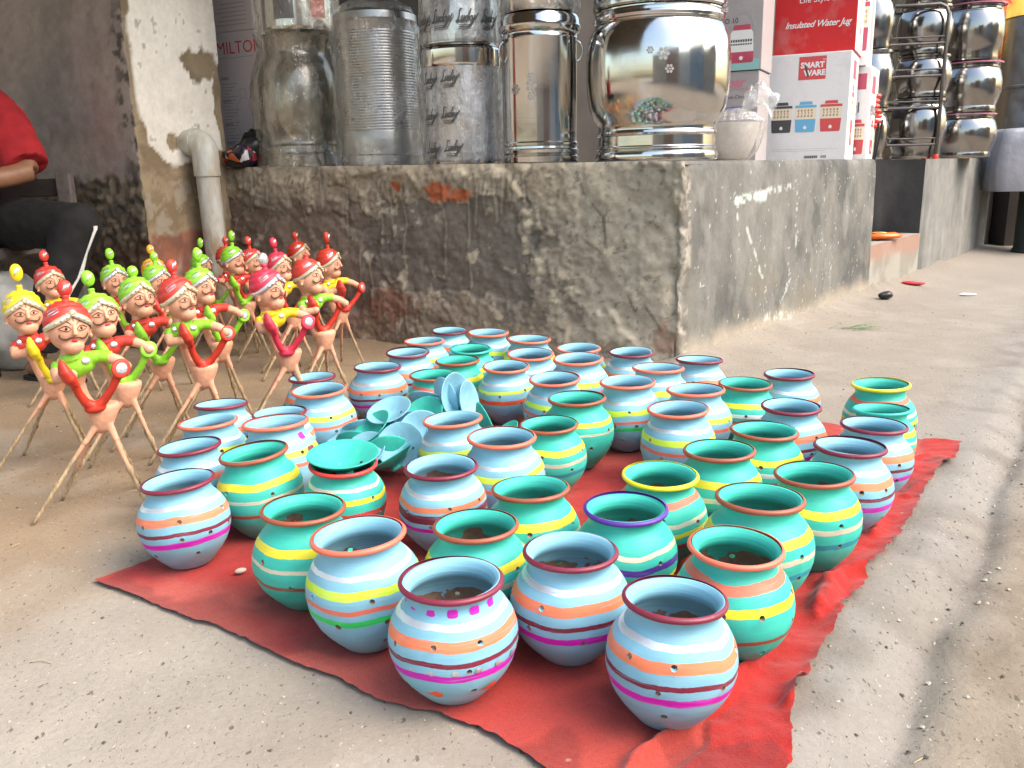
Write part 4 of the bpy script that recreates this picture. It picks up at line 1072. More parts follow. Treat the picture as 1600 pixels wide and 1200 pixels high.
DOLLS = [
 (-1.354, 2.381, .95, 20, 'yellow', 'red', 'yellow', 'g', 'clay doll in a yellow turban with a yellow horn, leftmost of the dolls', None, 1.2),
 (-1.66, 3.112, .95, 26, 'red', 'yellow', 'red', 'g', 'clay doll in a red turban standing before the black trouser leg of the seated person', None, 1.1),
 (-1.043, 2.008, 1.0, 22, 'red', 'lime', 'deepred', 'g', 'red-turbaned clay doll in a lime green shirt, nearest the camera', None, 1.0),
 (-1.09, 2.26, .97, 24, 'lime', 'red', 'lime', 'g', 'green-turbaned clay doll right behind the nearest red-turbaned doll', None, 1.15),
 (-1.469, 3.208, .93, 27, 'lime', 'red', 'lime', 's', 'green-turbaned clay doll in red shirt, leftmost of the middle cluster of dolls', None, 1.1),
 (-1.44, 3.50, .92, 30, 'amber', 'red', 'lime', 'g', 'clay doll in an orange-yellow turban, mostly hidden behind a green-turbaned one', None, 1.1),
 (-1.301, 3.177, .93, 30, 'lime', 'red', 'red', 's', 'green-turbaned clay doll just in front of the orange-yellow turbaned one', None, 1.0),
 (-1.112, 2.563, .97, 27, 'lime', 'red', 'lime', 'g', 'green-turbaned clay doll with a green horn, left of the middle red-turbaned doll', None, .85),
 (-.937, 2.428, 1.0, 24, 'red', 'lime', 'deepred', 'g', 'red-turbaned clay doll in green shirt holding a red horn, front of the middle cluster', None, 1.0),
 (-1.014, 2.824, .97, 28, 'lime', 'red', 'lime', 's', 'green-turbaned clay doll peeping over the right shoulder of the middle red-turbaned doll', None, 1.15),
 (-1.40, 3.93, .87, 40, 'lime', 'pink', 'lime', 's', 'small green-turbaned clay doll far back in front of the drain pipe', None, 1.3),
 (-1.196, 3.753, .95, 32, 'lime', 'red', 'lime', 's', 'green-turbaned clay doll in the rear row, between two red turbans beside the pipe', None, 1.15),
 (-1.31, 4.02, .92, 36, 'red', 'red', 'red', 's', 'red-turbaned clay doll almost hidden behind the green-turbaned doll by the pipe', None, 1.0),
 (-1.126, 3.80, .93, 34, 'red', 'red', 'red', 'g', 'red-turbaned clay doll in the rear row to the right of the green-turbaned one', None, 1.1),
 (-.916, 3.443, .95, 36, 'pink', 'yellow', 'red', 'g', 'crimson-turbaned clay doll in yellow shirt behind the silver-crested doll', None, 1.1),
 (-.733, 2.611, 1.0, 28, 'pink', 'yellow', 'pink', 's', 'crimson-turbaned clay doll with a silver crest and yellow shirt, front right', 'silver', 1.0),
 (-.967, 3.994, .95, 38, 'deepred', 'red', 'red', 'g', 'dark red turbaned clay doll farthest back, seen above the red-turbaned one in green shirt', None, 1.0),
 (-.683, 2.927, 1.0, 40, 'red', 'lime', 'deepred', 'g', 'red-turbaned clay doll in green shirt at the right end of the group', None, .55),
 (-.735, 3.525, .95, 44, 'deepred', 'yellow', 'red', 'g', 'red-turbaned clay doll in yellow shirt, rightmost of all and in front of the dark wall', None, 1.15),
]
for d in DOLLS: make_doll(*d)

# ------------------------------------------------------------------ seated person
M_BSKIN = plain('brown_skin', (.26, .125, .07), .5, grain=.2, scale=30)
M_TSHIRT = plain('red_tshirt', (.36, .012, .018), .9, grain=.25, scale=14, bump=.4, dist=.004)
M_TROU = plain('black_trousers', (.006, .006, .007), .85, grain=.3, scale=14, bump=.5, dist=.004)
M_STRIPE = plain('white_stripe', (.7, .7, .68), .8)
M_SOLE = plain('black_rubber', (.015, .014, .014), .6)
M_HAIR = plain('black_hair', (.012, .010, .009), .6)
person = thing('person', 'seated person in a red t-shirt and black trousers with a white side stripe, wearing sandals', 'person', (-2.3, 3.7, 0))
def pl(*p): return Vector((p[0]+2.3, p[1]-3.7, p[2]))
mb = MB()
# torso core, neck, head
mb.tube([pl(-2.36, 3.80, .58), pl(-2.36, 3.79, .8), pl(-2.36, 3.78, 1.0), pl(-2.36, 3.78, 1.13)], [.13, .12, .14, .10], 18, flat=.75)
mb.tube([pl(-2.36, 3.77, 1.12), pl(-2.36, 3.745, 1.24)], [.055, .052], 14)
mb.ball(pl(-2.36, 3.72, 1.345), (.078, .095, .115), 20, 14); mb.ball(pl(-2.36, 3.66, 1.275), (.045, .045, .035), 14, 8)
mb.tube([pl(-2.36, 3.632, 1.375), pl(-2.36, 3.612, 1.345), pl(-2.36, 3.63, 1.335)], [.012, .017, .012], 8)
for sx in (-1, 1):
    mb.ball(pl(-2.36+sx*.079, 3.73, 1.34), (.012, .025, .032), 10, 8); mb.ball(pl(-2.36+sx*.03, 3.632, 1.372), (.017, .010, .010), 10, 6)
mb.ball(pl(-2.36, 3.628, 1.298), (.024, .010, .009), 10, 6)
def hand(w, d, side, up):
    w = Vector(w); d = Vector(d).normalized(); up = Vector(up).normalized(); sd = d.cross(up).normalized()*side
    mb.tube([w, w + d*.045, w + d*.09], [.026, .040, .036], 12, flat=.45)
    for k, (o_, l_) in enumerate(((-.030, .062), (-.010, .076), (.010, .072), (.029, .055))):
        b = w + d*.085 + sd*o_; mb.tube([b, b + d*l_*.45 + up*.004, b + d*l_*.8 - up*.010, b + d*l_ - up*.022], [.0095, .009, .008, .006], 8)
    b = w + d*.03 - sd*.034; mb.tube([b, b + d*.03 - sd*.022, b + d*.058 - sd*.026 - up*.008], [.012, .0105, .008], 8)
for side, sh, el, wr, hd_ in ((1, (-2.13, 3.77, 1.09), (-1.975, 3.66, .835), (-2.13, 3.40, .775), (-.55, -.75, -.2)), (-1, (-2.59, 3.77, 1.09), (-2.72, 3.66, .83), (-2.55, 3.40, .76), (.5, -.8, -.15))):
    mb.tube([pl(*sh), pl(*[(a+b)/2 for a, b in zip(sh, el)]), pl(*el)], [.058, .050, .042], 14)
    mb.tube([pl(*el), pl(*[a*.65+b*.35 for a, b in zip(el, wr)]), pl(*wr)], [.043, .042, .028], 14)
    hand(pl(*wr), hd_, side, (0, 0, 1))
for hip, kn, an, toe in (((-2.24, 3.80, .62), (-1.735, 3.52, .625), (-1.955, 3.46, .095), (-1.78, 3.385, .03)), ((-2.48, 3.80, .62), (-2.42, 3.36, .63), (-2.40, 3.40, .09), (-2.36, 3.21, .03))):
    mb.tube([pl(*hip), pl(*kn)], [.085, .062], 14); mb.tube([pl(*kn), pl(*[a*.65+b*.35 for a, b in zip(kn, an)]), pl(*an)], [.058, .055, .036], 14)
    A_ = Vector(pl(*an)); T_ = Vector(pl(*toe)); d = (T_-A_); d.z = 0; d.normalize()
    heel = A_ - d*.045; heel.z = .040
    mb.tube([heel, A_*.5 + heel*.5 + Vector((0, 0, -.015)), A_ + d*.07 + Vector((0, 0, -.045)), T_ + Vector((0, 0, .012))], [.030, .038, .040, .038], 14, flat=.9)
    sdv = d.cross(Vector((0, 0, 1)))
    for k in range(5):
        b = T_ + d*.015 + sdv*(-.032+.016*k); mb.tube([b + Vector((0, 0, .006)), b + d*(.034-.004*k) + Vector((0, 0, -.004))], [.0105, .008], 8)
me = remeshed(mb, 'body', .008, 4); link_mesh('body', me, person, [M_BSKIN])
mb = MB()
mb.ball(pl(-2.36, 3.735, 1.375), (.086, .098, .108), 20, 12); hair = remeshed(mb, 'hair', .01, 2)
bm_h = hair
link_mesh('hair', hair, person, [M_HAIR]).location = (0, .018, .012)
mb = MB()
mb.tube([pl(-2.36, 3.80, .62), pl(-2.36, 3.79, .75), pl(-2.36, 3.78, .95), pl(-2.36, 3.775, 1.08), pl(-2.36, 3.77, 1.15), pl(-2.36, 3.765, 1.175)], [.175, .18, .20, .205, .12, .075], 24, flat=.70)
for sh, el in (((-2.13, 3.77, 1.09), (-1.975, 3.66, .835)), ((-2.59, 3.77, 1.09), (-2.72, 3.66, .83))):
    a, b = pl(*sh), pl(*el); mb.tube([a*1.0 + (a-b)*.12 + Vector((-.03 if sh[0] > -2.3 else .03, 0, .015)), a, a.lerp(b, .5), a.lerp(b, .93)], [.068, .085, .088, .092], 18)
shirt = remeshed(mb, 'tshirt', .009, 6)
for v in shirt.vertices:
    f_ = mnoise.noise(Vector((v.co.x*9, v.co.y*9, v.co.z*4)))*.012 + abs(mnoise.noise(Vector((v.co.x*16, v.co.y*16, v.co.z*7 + v.co.x*9))))*.014 + mnoise.noise(v.co*24)*.003; v.co += v.normal*f_
link_mesh('tshirt', shirt, person, [M_TSHIRT])
mb = MB()
for hip, kn, an in (((-2.24, 3.80, .62), (-1.735, 3.52, .625), (-1.945, 3.46, .13)), ((-2.48, 3.80, .62), (-2.42, 3.36, .63), (-2.40, 3.40, .13))):
    mb.tube([pl(*hip), pl(*[(a+b)/2 for a, b in zip(hip, kn)]), pl(*kn)], [.12, .105, .086], 20); mb.ball(pl(*kn), .086, 16, 10)
    mb.tube([pl(*kn), pl(*[a*.6+b*.4 for a, b in zip(kn, an)]), pl(*an)], [.084, .086, .076], 20)
mb.tube([pl(-2.36, 3.82, .55), pl(-2.36, 3.80, .72)], [.19, .175], 20, flat=.75)
tr = remeshed(mb, 'trousers', .009, 6)
for v in tr.vertices:
    v.co += v.normal*(mnoise.noise(v.co*11)*.012 + mnoise.noise(v.co*27)*.004)
link_mesh('trousers', tr, person, [M_TROU])
mb = MB()
from mathutils.bvhtree import BVHTree
bv = BVHTree.FromPolygons([v.co for v in tr.vertices], [p.vertices for p in tr.polygons])
for off in (0, .020):
    P_ = [(-1.50-off, 3.43-off, .62), (-1.50-off, 3.43-off, .57), (-1.52-off, 3.42-off, .51), (-1.55-off, 3.41-off, .45), (-1.59-off, 3.40-off, .38), (-1.64-off, 3.38-off, .30), (-1.69-off, 3.38-off, .20)]
    Q_ = []
    for p in P_:
        h_ = bv.find_nearest(pl(*p)); Q_.append(h_[0] + h_[1]*.001)
    mb.tube(Q_, .0065, 6, flat=.6)
mb.build('side_stripe', M_STRIPE, person)
for an, toe in (((-1.955, 3.46, .095), (-1.78, 3.385, .03)), ((-2.40, 3.40, .09), (-2.36, 3.21, .03))):
    A_ = pl(*an); T_ = pl(*toe); d = T_-A_; d.z = 0; d.normalize(); sdv = d.cross(Vector((0, 0, 1)))
    mb = MB(); rings = []
    for t_, w_ in ((-.07, .02), (-.05, .036), (.02, .036), (.10, .043), (.17, .044), (.235, .03), (.25, .012)):
        c = A_ + d*t_; rings.append([Vector((c.x+sdv.x*w_*sx, c.y+sdv.y*w_*sx, z)) for sx, z in ((-1, .002), (1, .002), (1, .016), (-1, .016))])
    mb.rings(rings, True, True)
    c = A_ + d*.10
    mb.tube([c - sdv*.043 + Vector((0, 0, .012-c.z)), c - sdv*.03 + d*.02 + Vector((0, 0, .068-c.z)), c + d*.06 + Vector((0, 0, .066-c.z)), c + sdv*.03 + d*.02 + Vector((0, 0, .068-c.z)), c + sdv*.043 + Vector((0, 0, .012-c.z))], .009, 8)
    mb.build('sandal', M_SOLE, person)

M_CHAIRW = plain('weathered_chair_wood', (.17, .145, .135), .7, grain=.4, scale=25)
M_CHAIRD = plain('dark_chair_wood', (.035, .027, .024), .6, grain=.4, scale=25)
ch = thing('chair', 'low wooden chair with a grey back post, under the seated person', 'chair', (-2.44, 3.76, 0))
mb = MB(); mb.box((0, -.02, .50), (.62, .56, .045)); mb.build('seat', M_CHAIRW, ch, False, bevel=.006)
for sx in (-1, 1):
    mb = MB(); mb.box((sx*.27, -.26, .24), (.045, .045, .48)); mb.build('leg', M_CHAIRD, ch, False, bevel=.005)
    mb = MB(); mb.box((sx*.30 + (.12 if sx > 0 else 0), .27, .415), (.065, .05, .83)); mb.build('back_post', M_CHAIRW, ch, False, bevel=.006)
mb = MB(); mb.box((.06, .275, .765), (.655, .03, .08)); mb.build('back_rail', M_CHAIRD, ch, False, bevel=.004)
M_SACK = plain('grey_white_sack', (.55, .55, .52), .8, grain=.35, scale=12, bump=.6, dist=.01)
mb = MB(); mb.ball((0, 0, .20), (.20, .15, .22), 28, 18)
o = mb.mesh('sack')
for v in o.vertices:
    v.co += v.co.normalized()*(mnoise.noise(v.co*9)*.035 + mnoise.noise(v.co*24)*.012); v.co.z = max(v.co.z, .0)
o = link_mesh('cloth_sack', o, None, [M_SACK]); o.location = (-2.16, 3.68, .003)
tag(o, 'lumpy grey-white cloth sack under the chair of the seated person', 'sack')
# ------------------------------------------------------------------ drain pipe
def pvc():
    a = N('grey_pvc'); c = obj_coord(a); sep = a.n('SeparateXYZ', {0: c})
    f = a.noise(a.n('Mapping', {0: c, 'Scale': (22, 22, 7)}).outputs[0], 1.0, 5)
    col = a.mix(a.ramp(f, [(.40, 0.0), (.62, .7)]), (.55, .56, .53), (.40, .33, .24))
    mud = a.ramp(a.math('ADD', a.math('MULTIPLY', f, .9), a.math('MULTIPLY', sep.outputs[2], -.55)), [(.13, 0.0), (.30, .9)])
    col = a.mix(mud, col, (.33, .24, .15))
    a.bsdf(col, .45, 0, a.bump(f, .3, .003)); return a.m
M_PVC = pvc()
pipe = thing('drain_pipe', 'grey plastic drain pipe with an elbow coming out of the white pillar face', 'drain pipe', (-1.425, 4.20, 0))
u3 = Vector((A_U[0], A_U[1], 0))
mb = MB(); pts = [u3*.11 + Vector((0, 0, .955)), u3*.05 + Vector((0, 0, .955))]
for k in range(1, 9):
    a = R(90)*k/8; pts.append(u3*(.05 - .05*math.sin(a)) + Vector((0, 0, .905 + .05*math.cos(a))))
pts += [Vector((0, 0, .80))]
mb.tube(pts, .061, 24); mb.build('elbow', M_PVC, pipe)
mb = MB(); mb.tube([u3*.072 + Vector((0, 0, .955)), u3*.040 + Vector((0, 0, .955))], .067, 24); mb.build('collar', M_PVC, pipe)
mb = MB(); mb.tube([(0, 0, .83), (.004, 0, .5), (.016, .004, .0)], [.0535, .0535, .0535], 24); mb.build('down_pipe', M_PVC, pipe)

# ------------------------------------------------------------------ steel vessels
def steel(name, tint=(.62, .61, .59), rough=.09, smear=.12):
    a = N(name); c = obj_coord(a)
    f = a.noise(a.n('Mapping', {0: c, 'Scale': (6, 6, 60)}).outputs[0], 1.0, 4)
    g = a.noise(c, 9, 5)
    r = a.math('ADD', rough, a.math('MULTIPLY', a.ramp(g, [(.4, 0.0), (.75, 1.0)]), smear))
    col = a.mix(a.ramp(g, [(.55, 0.0), (.8, .35)]), tint, (.42, .40, .37))
    a.bsdf(col, r, 1.0, a.bump(a.math('ADD', f, g), .05, .002)); return a.m
M_STEEL = steel('polished_steel'); M_STEELD = steel('dull_steel', (.45, .44, .42), .28, .2)
M_STEELM = steel('satin_steel', (.40, .39, .38), .26, .15); M_STEELB = steel('bagged_steel', (.26, .24, .22), .2, .15)
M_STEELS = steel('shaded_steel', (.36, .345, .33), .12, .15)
def film(name, opac, tint=(.85, .84, .80), rough=.12):
    a = N(name); c = obj_coord(a)
    f = a.noise(a.n('Mapping', {0: c, 'Scale': (13, 13, 5), 'Rotation': (.3, .2, 0)}).outputs[0], 1.0, 5, .6); g = a.noise(c, 30, 4)
    nrm = a.bump(a.math('ADD', f, a.math('MULTIPLY', g, .3)), 1.0, .03)
    d = a.n('BsdfDiffuse', {'Color': (*tint, 1), 'Normal': nrm}); gl = a.n('BsdfGlossy', {'Color': (.95, .94, .92, 1), 'Roughness': rough, 'Normal': nrm})
    t = a.n('BsdfTransparent', {0: (.95, .945, .93, 1)})
    k = a.ramp(a.math('ADD', f, a.math('MULTIPLY', g, .25)), [(.45, opac*.4), (.62, opac), (.80, min(1, opac*2.2))])
    fr = a.n('LayerWeight', {'Blend': .28, 'Normal': nrm}).outputs['Facing']
    m1 = a.n('MixShader', {0: k}); a.t.links.new(t.outputs[0], m1.inputs[1]); a.t.links.new(d.outputs[0], m1.inputs[2])
    m2 = a.n('MixShader', {0: a.math('ADD', a.math('MULTIPLY', fr, .35), .05)}); a.t.links.new(m1.outputs[0], m2.inputs[1]); a.t.links.new(gl.outputs[0], m2.inputs[2])
    a.t.links.new(m2.outputs[0], a.out.inputs[0]); return a.m
M_FILMT = film('thin_polythene', .12, (.9, .9, .9), .1); M_FILM = film('clear_polythene', .085, (.92, .92, .90)); M_FILMY = film('yellowed_polythene', .14, (.62, .55, .40)); M_SLEEVE = film('printed_sleeve_film', .38, (.66, .67, .70), .2)
def vessel(name, label, x, y, z, prof, seg=64, rz=0, mat=None, part='body', cat='steel drum'):
    t = thing(name, label, cat, (x, y, z), rz)
    mb = MB(); mb.lathe(prof, seg); mb.build(part, mat or M_STEEL, t, angle=28)
    return t
def crumple(parent, name, prof, mat, amp=.012, folds=9, seg=110, seed=1, top=None, lim=None):
    """loose film hung round a vessel"""
    rows = []
    zs = np.linspace(prof[0][1], prof[-1][1], 70); rs = np.interp(zs, [p[1] for p in prof], [p[0] for p in prof])
    for r, z in zip(rs, zs):
        row = []
        for k in range(seg):
            a = 2*math.pi*k/seg; c, s_ = math.cos(a), math.sin(a)
            q = mnoise.noise(Vector((c*folds*.3+seed, s_*folds*.3, z*5)))*1.0 + mnoise.noise(Vector((c*folds+seed, s_*folds, z*2.2)))*.5 + mnoise.noise(Vector((c*15, s_*15+seed, z*22)))*.35
            rr = r + .006 + amp*max(q + .25, -.25)
            row.append(Vector((rr*c, rr*s_, z)))
        rows.append(row)
    mb = MB(); mb.rings(rows, True, False); return mb.build(name, mat, parent, True, None)
PZ = .822
# big belly drum and the one stacked on it
big = vessel('steel_drum', 'largest polished steel storage drum with a round belly, at the platform corner', .636, 3.775, PZ,
 [(0, .006), (.25, .0), (.256, .006), (.258, .022), (.254, .034), (.246, .038), (.246, .046), (.252, .05), (.252, .056), (.246, .060), (.245, .098), (.250, .102), (.252, .110), (.250, .118), (.246, .122), (.245, .134), (.250, .150),
  (.266, .174), (.283, .21), (.292, .26), (.296, .32), (.2965, .38), (.294, .43), (.287, .475), (.276, .508), (.262, .530), (.257, .537), (.258, .542), (.266, .545), (.268, .556), (.265, .563), (.258, .566), (.257, .575), (.262, .580), (.262, .584), (.24, .586), (0, .588)])
M_ETCH = plain('etched_steel', (.45, .43, .40), .5, .6)
def on_cyl(parent, name, r, ang, z, polys, mat, lift=.0012, cx=0, cy=0):
    """flat outlines (metres, x right as seen from outside, y up) bent on a vertical cylinder"""
    mb = MB()
    for pl_ in polys:
        mb.add([((r+lift)*math.cos(ang + p[0]/r), (r+lift)*math.sin(ang + p[0]/r), z + p[1]) for p in pl_], [tuple(range(len(pl_)))])
    return mb.build(name, mat, parent, False)
def flower(cx, cy, r, n=6):
    out = []
    for k in range(n):
        a = 2*math.pi*k/n; c = (cx + r*math.cos(a), cy + r*math.sin(a)); out.append([(c[0] + r*.48*math.cos(q*math.pi/4), c[1] + r*.48*math.sin(q*math.pi/4)) for q in range(8)])
    return out + [[(cx + r*.35*math.cos(q*math.pi/4), cy + r*.35*math.sin(q*math.pi/4)) for q in range(8)]]
angc = math.atan2(-3.775, -.636)
on_cyl(big, 'etched_flower', .2955, angc, .36, flower(0.02, 0.035, .017) + flower(.045, -.02, .012) + flower(-.03, .05, .010), M_ETCH)
top = vessel('steel_drum', 'polished steel drum standing on the largest belly drum', .636, 3.775, PZ+.589,
 [(0, .002), (.262, .0), (.268, .008), (.268, .022), (.262, .028), (.262, .034), (.266, .04), (.266, .05), (.258, .056), (.257, .62), (.264, .63), (.262, .66), (.24, .68), (0, .69)])
# straight drum with ear handles, film bundle on top
sd = vessel('steel_drum', 'straight polished steel drum with ear handles, left of the largest belly drum', .151, 3.869, PZ,
 [(0, .004), (.155, 0), (.163, .006), (.164, .028), (.158, .034), (.158, .038), (.164, .044), (.165, .056), (.159, .062), (.158, .070), (.163, .075), (.163, .084), (.158, .09), (.158, .50), (.160, .506), (.158, .512), (.158, .522),
  (.168, .528), (.173, .538), (.174, .552), (.168, .562), (.166, .582), (.158, .596), (.12, .604), (0, .606)])
for a_ in (angc-1.15, angc+1.55):
    mb = MB(); c, s_ = math.cos(a_), math.sin(a_)
    P_ = []
    for k in range(13):
        q = math.pi*k/12; P_.append(((.156+.024*math.sin(q))*c, (.156+.024*math.sin(q))*s_, .455 + .040*math.cos(q)))
    mb.tube(P_, .0038, 8); mb.build('ear_handle', M_STEEL, sd)
on_cyl(sd, 'etched_flower', .158, math.atan2(-3.869, -.151)-.25, .30, flower(0, 0.01, .017, 5) + flower(.0, .045, .012) + flower(.0, -.03, .012) + flower(-.075, 0, .015), M_ETCH)
up = vessel('steel_drum', 'film-wrapped steel vessel standing on the straight drum with ear handles', .151, 3.869, PZ+.606, [(0, 0), (.145, 0), (.15, .01), (.15, .30), (.14, .32), (0, .32)])
crumple(up, 'film_wrap', [(.135, .0), (.158, .015), (.150, .10), (.155, .3), (.10, .36)], M_FILM, .016, 7, seed=3)
# printed-sleeve pair
def ribbon2(pts, w):
    out = []
    for i in range(len(pts)-1):
        a = Vector(pts[i]); b = Vector(pts[i+1]); d = b-a
        if d.length < 1e-6: continue
        n = Vector((-d.y, d.x)).normalized()*w/2; e = d.normalized()*w*.25
        out.append([tuple(a-e-n), tuple(b+e-n), tuple(b+e+n), tuple(a-e+n)])
    return out
SCRIPT = [[(.28, .92), (.16, .97), (.10, .82), (.16, .5), (.08, .12), (-.04, .03), (.06, .0), (.22, .10), (.34, .06)], [(.40, .44), (.36, .16), (.42, .06), (.52, .18), (.58, .44), (.54, .16), (.60, .06)],
          [(.84, .38), (.74, .44), (.66, .24), (.70, .07), (.84, .10)], [(.98, .95), (.92, .5), (.90, .05)], [(1.12, .45), (.93, .24), (1.14, .03)], [(1.20, .44), (1.20, .18), (1.30, .12), (1.42, .46), (1.32, -.1), (1.16, -.38), (1.06, -.26), (1.3, .0), (1.52, .30), (1.62, .62)]]
def lucky(x, y, s):
    polys = []
    for st in SCRIPT: polys += ribbon2([(x + (p[0]+p[1]*.22)*s, y + p[1]*s) for p in st], s*.105)
    polys += ribbon2([(x+.15*s, y-.24*s), (x+1.15*s, y-.20*s)], s*.05)
    for k in range(7): polys += ribbon2([(x + (.2+.14*k)*s, y-.38*s), (x + (.29+.14*k)*s, y-.375*s)], s*.09)
    polys += ribbon2([(x+.1*s, y-.52*s), (x+1.25*s, y-.48*s)], s*.04)
    return polys
M_BLACK = print_mat('black_print', (.018, .018, .02))
pa = math.atan2(-4.059, .194)
lk = vessel('steel_container', 'cylindrical steel container in a black-printed film sleeve, below its twin', -.194, 4.059, PZ,
 [(0, 0), (.165, 0), (.172, .008), (.172, .41), (.176, .418), (.178, .428), (.178, .486), (.172, .496), (.10, .50), (0, .50)], cat='steel container')
crumple(lk, 'film_sleeve', [(.150, .0), (.171, .02), (.172, .2), (.173, .415)], M_SLEEVE, .005, 6, seed=11)
for (dx, z_) in ((-.175, .345), (-.07, .35), (-.18, .195), (-.075, .20), (-.17, .055), (-.065, .06)):
    on_cyl(lk, 'printed_word', .185, pa - .02, z_, lucky(dx-.02, 0, .048), M_BLACK, .0015)
lk2 = vessel('steel_container', 'cylindrical steel container in a black-printed film sleeve, stacked on top of its twin', -.194, 4.059, PZ+.502,
 [(0, 0), (.16, 0), (.170, .01), (.170, .44), (.165, .45), (0, .45)], cat='steel container')
crumple(lk2, 'film_sleeve', [(.145, .0), (.172, .018), (.173, .2), (.172, .43)], M_SLEEVE, .005, 6, seed=15)
for z_ in (.085, .25):
    for dx in (-.225, -.115, -.005, .105): on_cyl(lk2, 'printed_word', .185, pa, z_ + .005*dx, lucky(dx-.01, 0, .054), M_BLACK, .0015)
# ribbed tall container
ribs = [(0, 0), (.19, 0), (.197, .008), (.197, .05), (.190, .056), (.190, .085)]
for k in range(36): z_ = .16 + k*.0125; ribs += [(.1915, z_), (.1902, z_+.004), (.1915, z_+.008)]
ribs += [(.191, .64), (.196, .65), (.194, .68), (.16, .70), (0, .70)]
rb = vessel('steel_container', 'tall ribbed steel container in a loose clear polythene bag', -.605, 4.315, PZ+.005, ribs, cat='steel container', mat=M_STEELM)
crumple(rb, 'film_bag', [(.205, .0), (.205, .1), (.20, .4), (.204, .60), (.15, .715), (.07, .76)], M_FILM, .022, 6, seed=21)
# belly pot in yellowed polythene + bundle on top
bp = vessel('steel_pot', 'round-bellied steel pot in crumpled yellowish polythene, nearest the white pillar', -1.03, 4.50, PZ+.012,
 [(0, 0), (.17, 0), (.182, .01), (.184, .06), (.174, .07), (.172, .10), (.180, .11), (.176, .13), (.183, .16), (.193, .20), (.196, .27), (.194, .37), (.186, .44), (.165, .50), (.150, .52), (.146, .545), (.150, .56), (.150, .60), (.16, .62), (0, .63)], cat='steel pot', mat=M_STEELB)
crumple(bp, 'film_bag', [(.22, .0), (.20, .05), (.195, .15), (.203, .3), (.198, .45), (.165, .56), (.172, .63)], M_FILMY, .028, 6, seed=31)
M_NAVY = plain('navy_label', (.07, .07, .10), .5); M_REDP = plain('red_label', (.4, .03, .03), .5)
cb = vessel('steel_pot', 'small steel vessel with dark and red labels wrapped in polythene, on the round-bellied pot', -1.0, 4.47, PZ+.645, [(0, 0), (.16, 0), (.168, .01), (.168, .34), (.15, .36), (0, .36)], cat='steel pot')
pb = math.atan2(-4.47, 1.0)
on_cyl(cb, 'dark_label', .168, pb-.10, .02, [[(-.10+.02*k, .02), (-.08+.02*k, .02), (-.08+.02*k, .30), (-.10+.02*k, .30)] for k in range(5)], M_NAVY)
on_cyl(cb, 'red_label', .168, pb+.55, .03, [[(-.03+.012*k, .02), (-.018+.012*k, .02), (-.018+.012*k, .12), (-.03+.012*k, .12)] for k in range(7)], M_REDP)
crumple(cb, 'film_bag', [(.185, -.012), (.182, .03), (.176, .2), (.178, .36)], M_FILMY, .026, 6, seed=35)

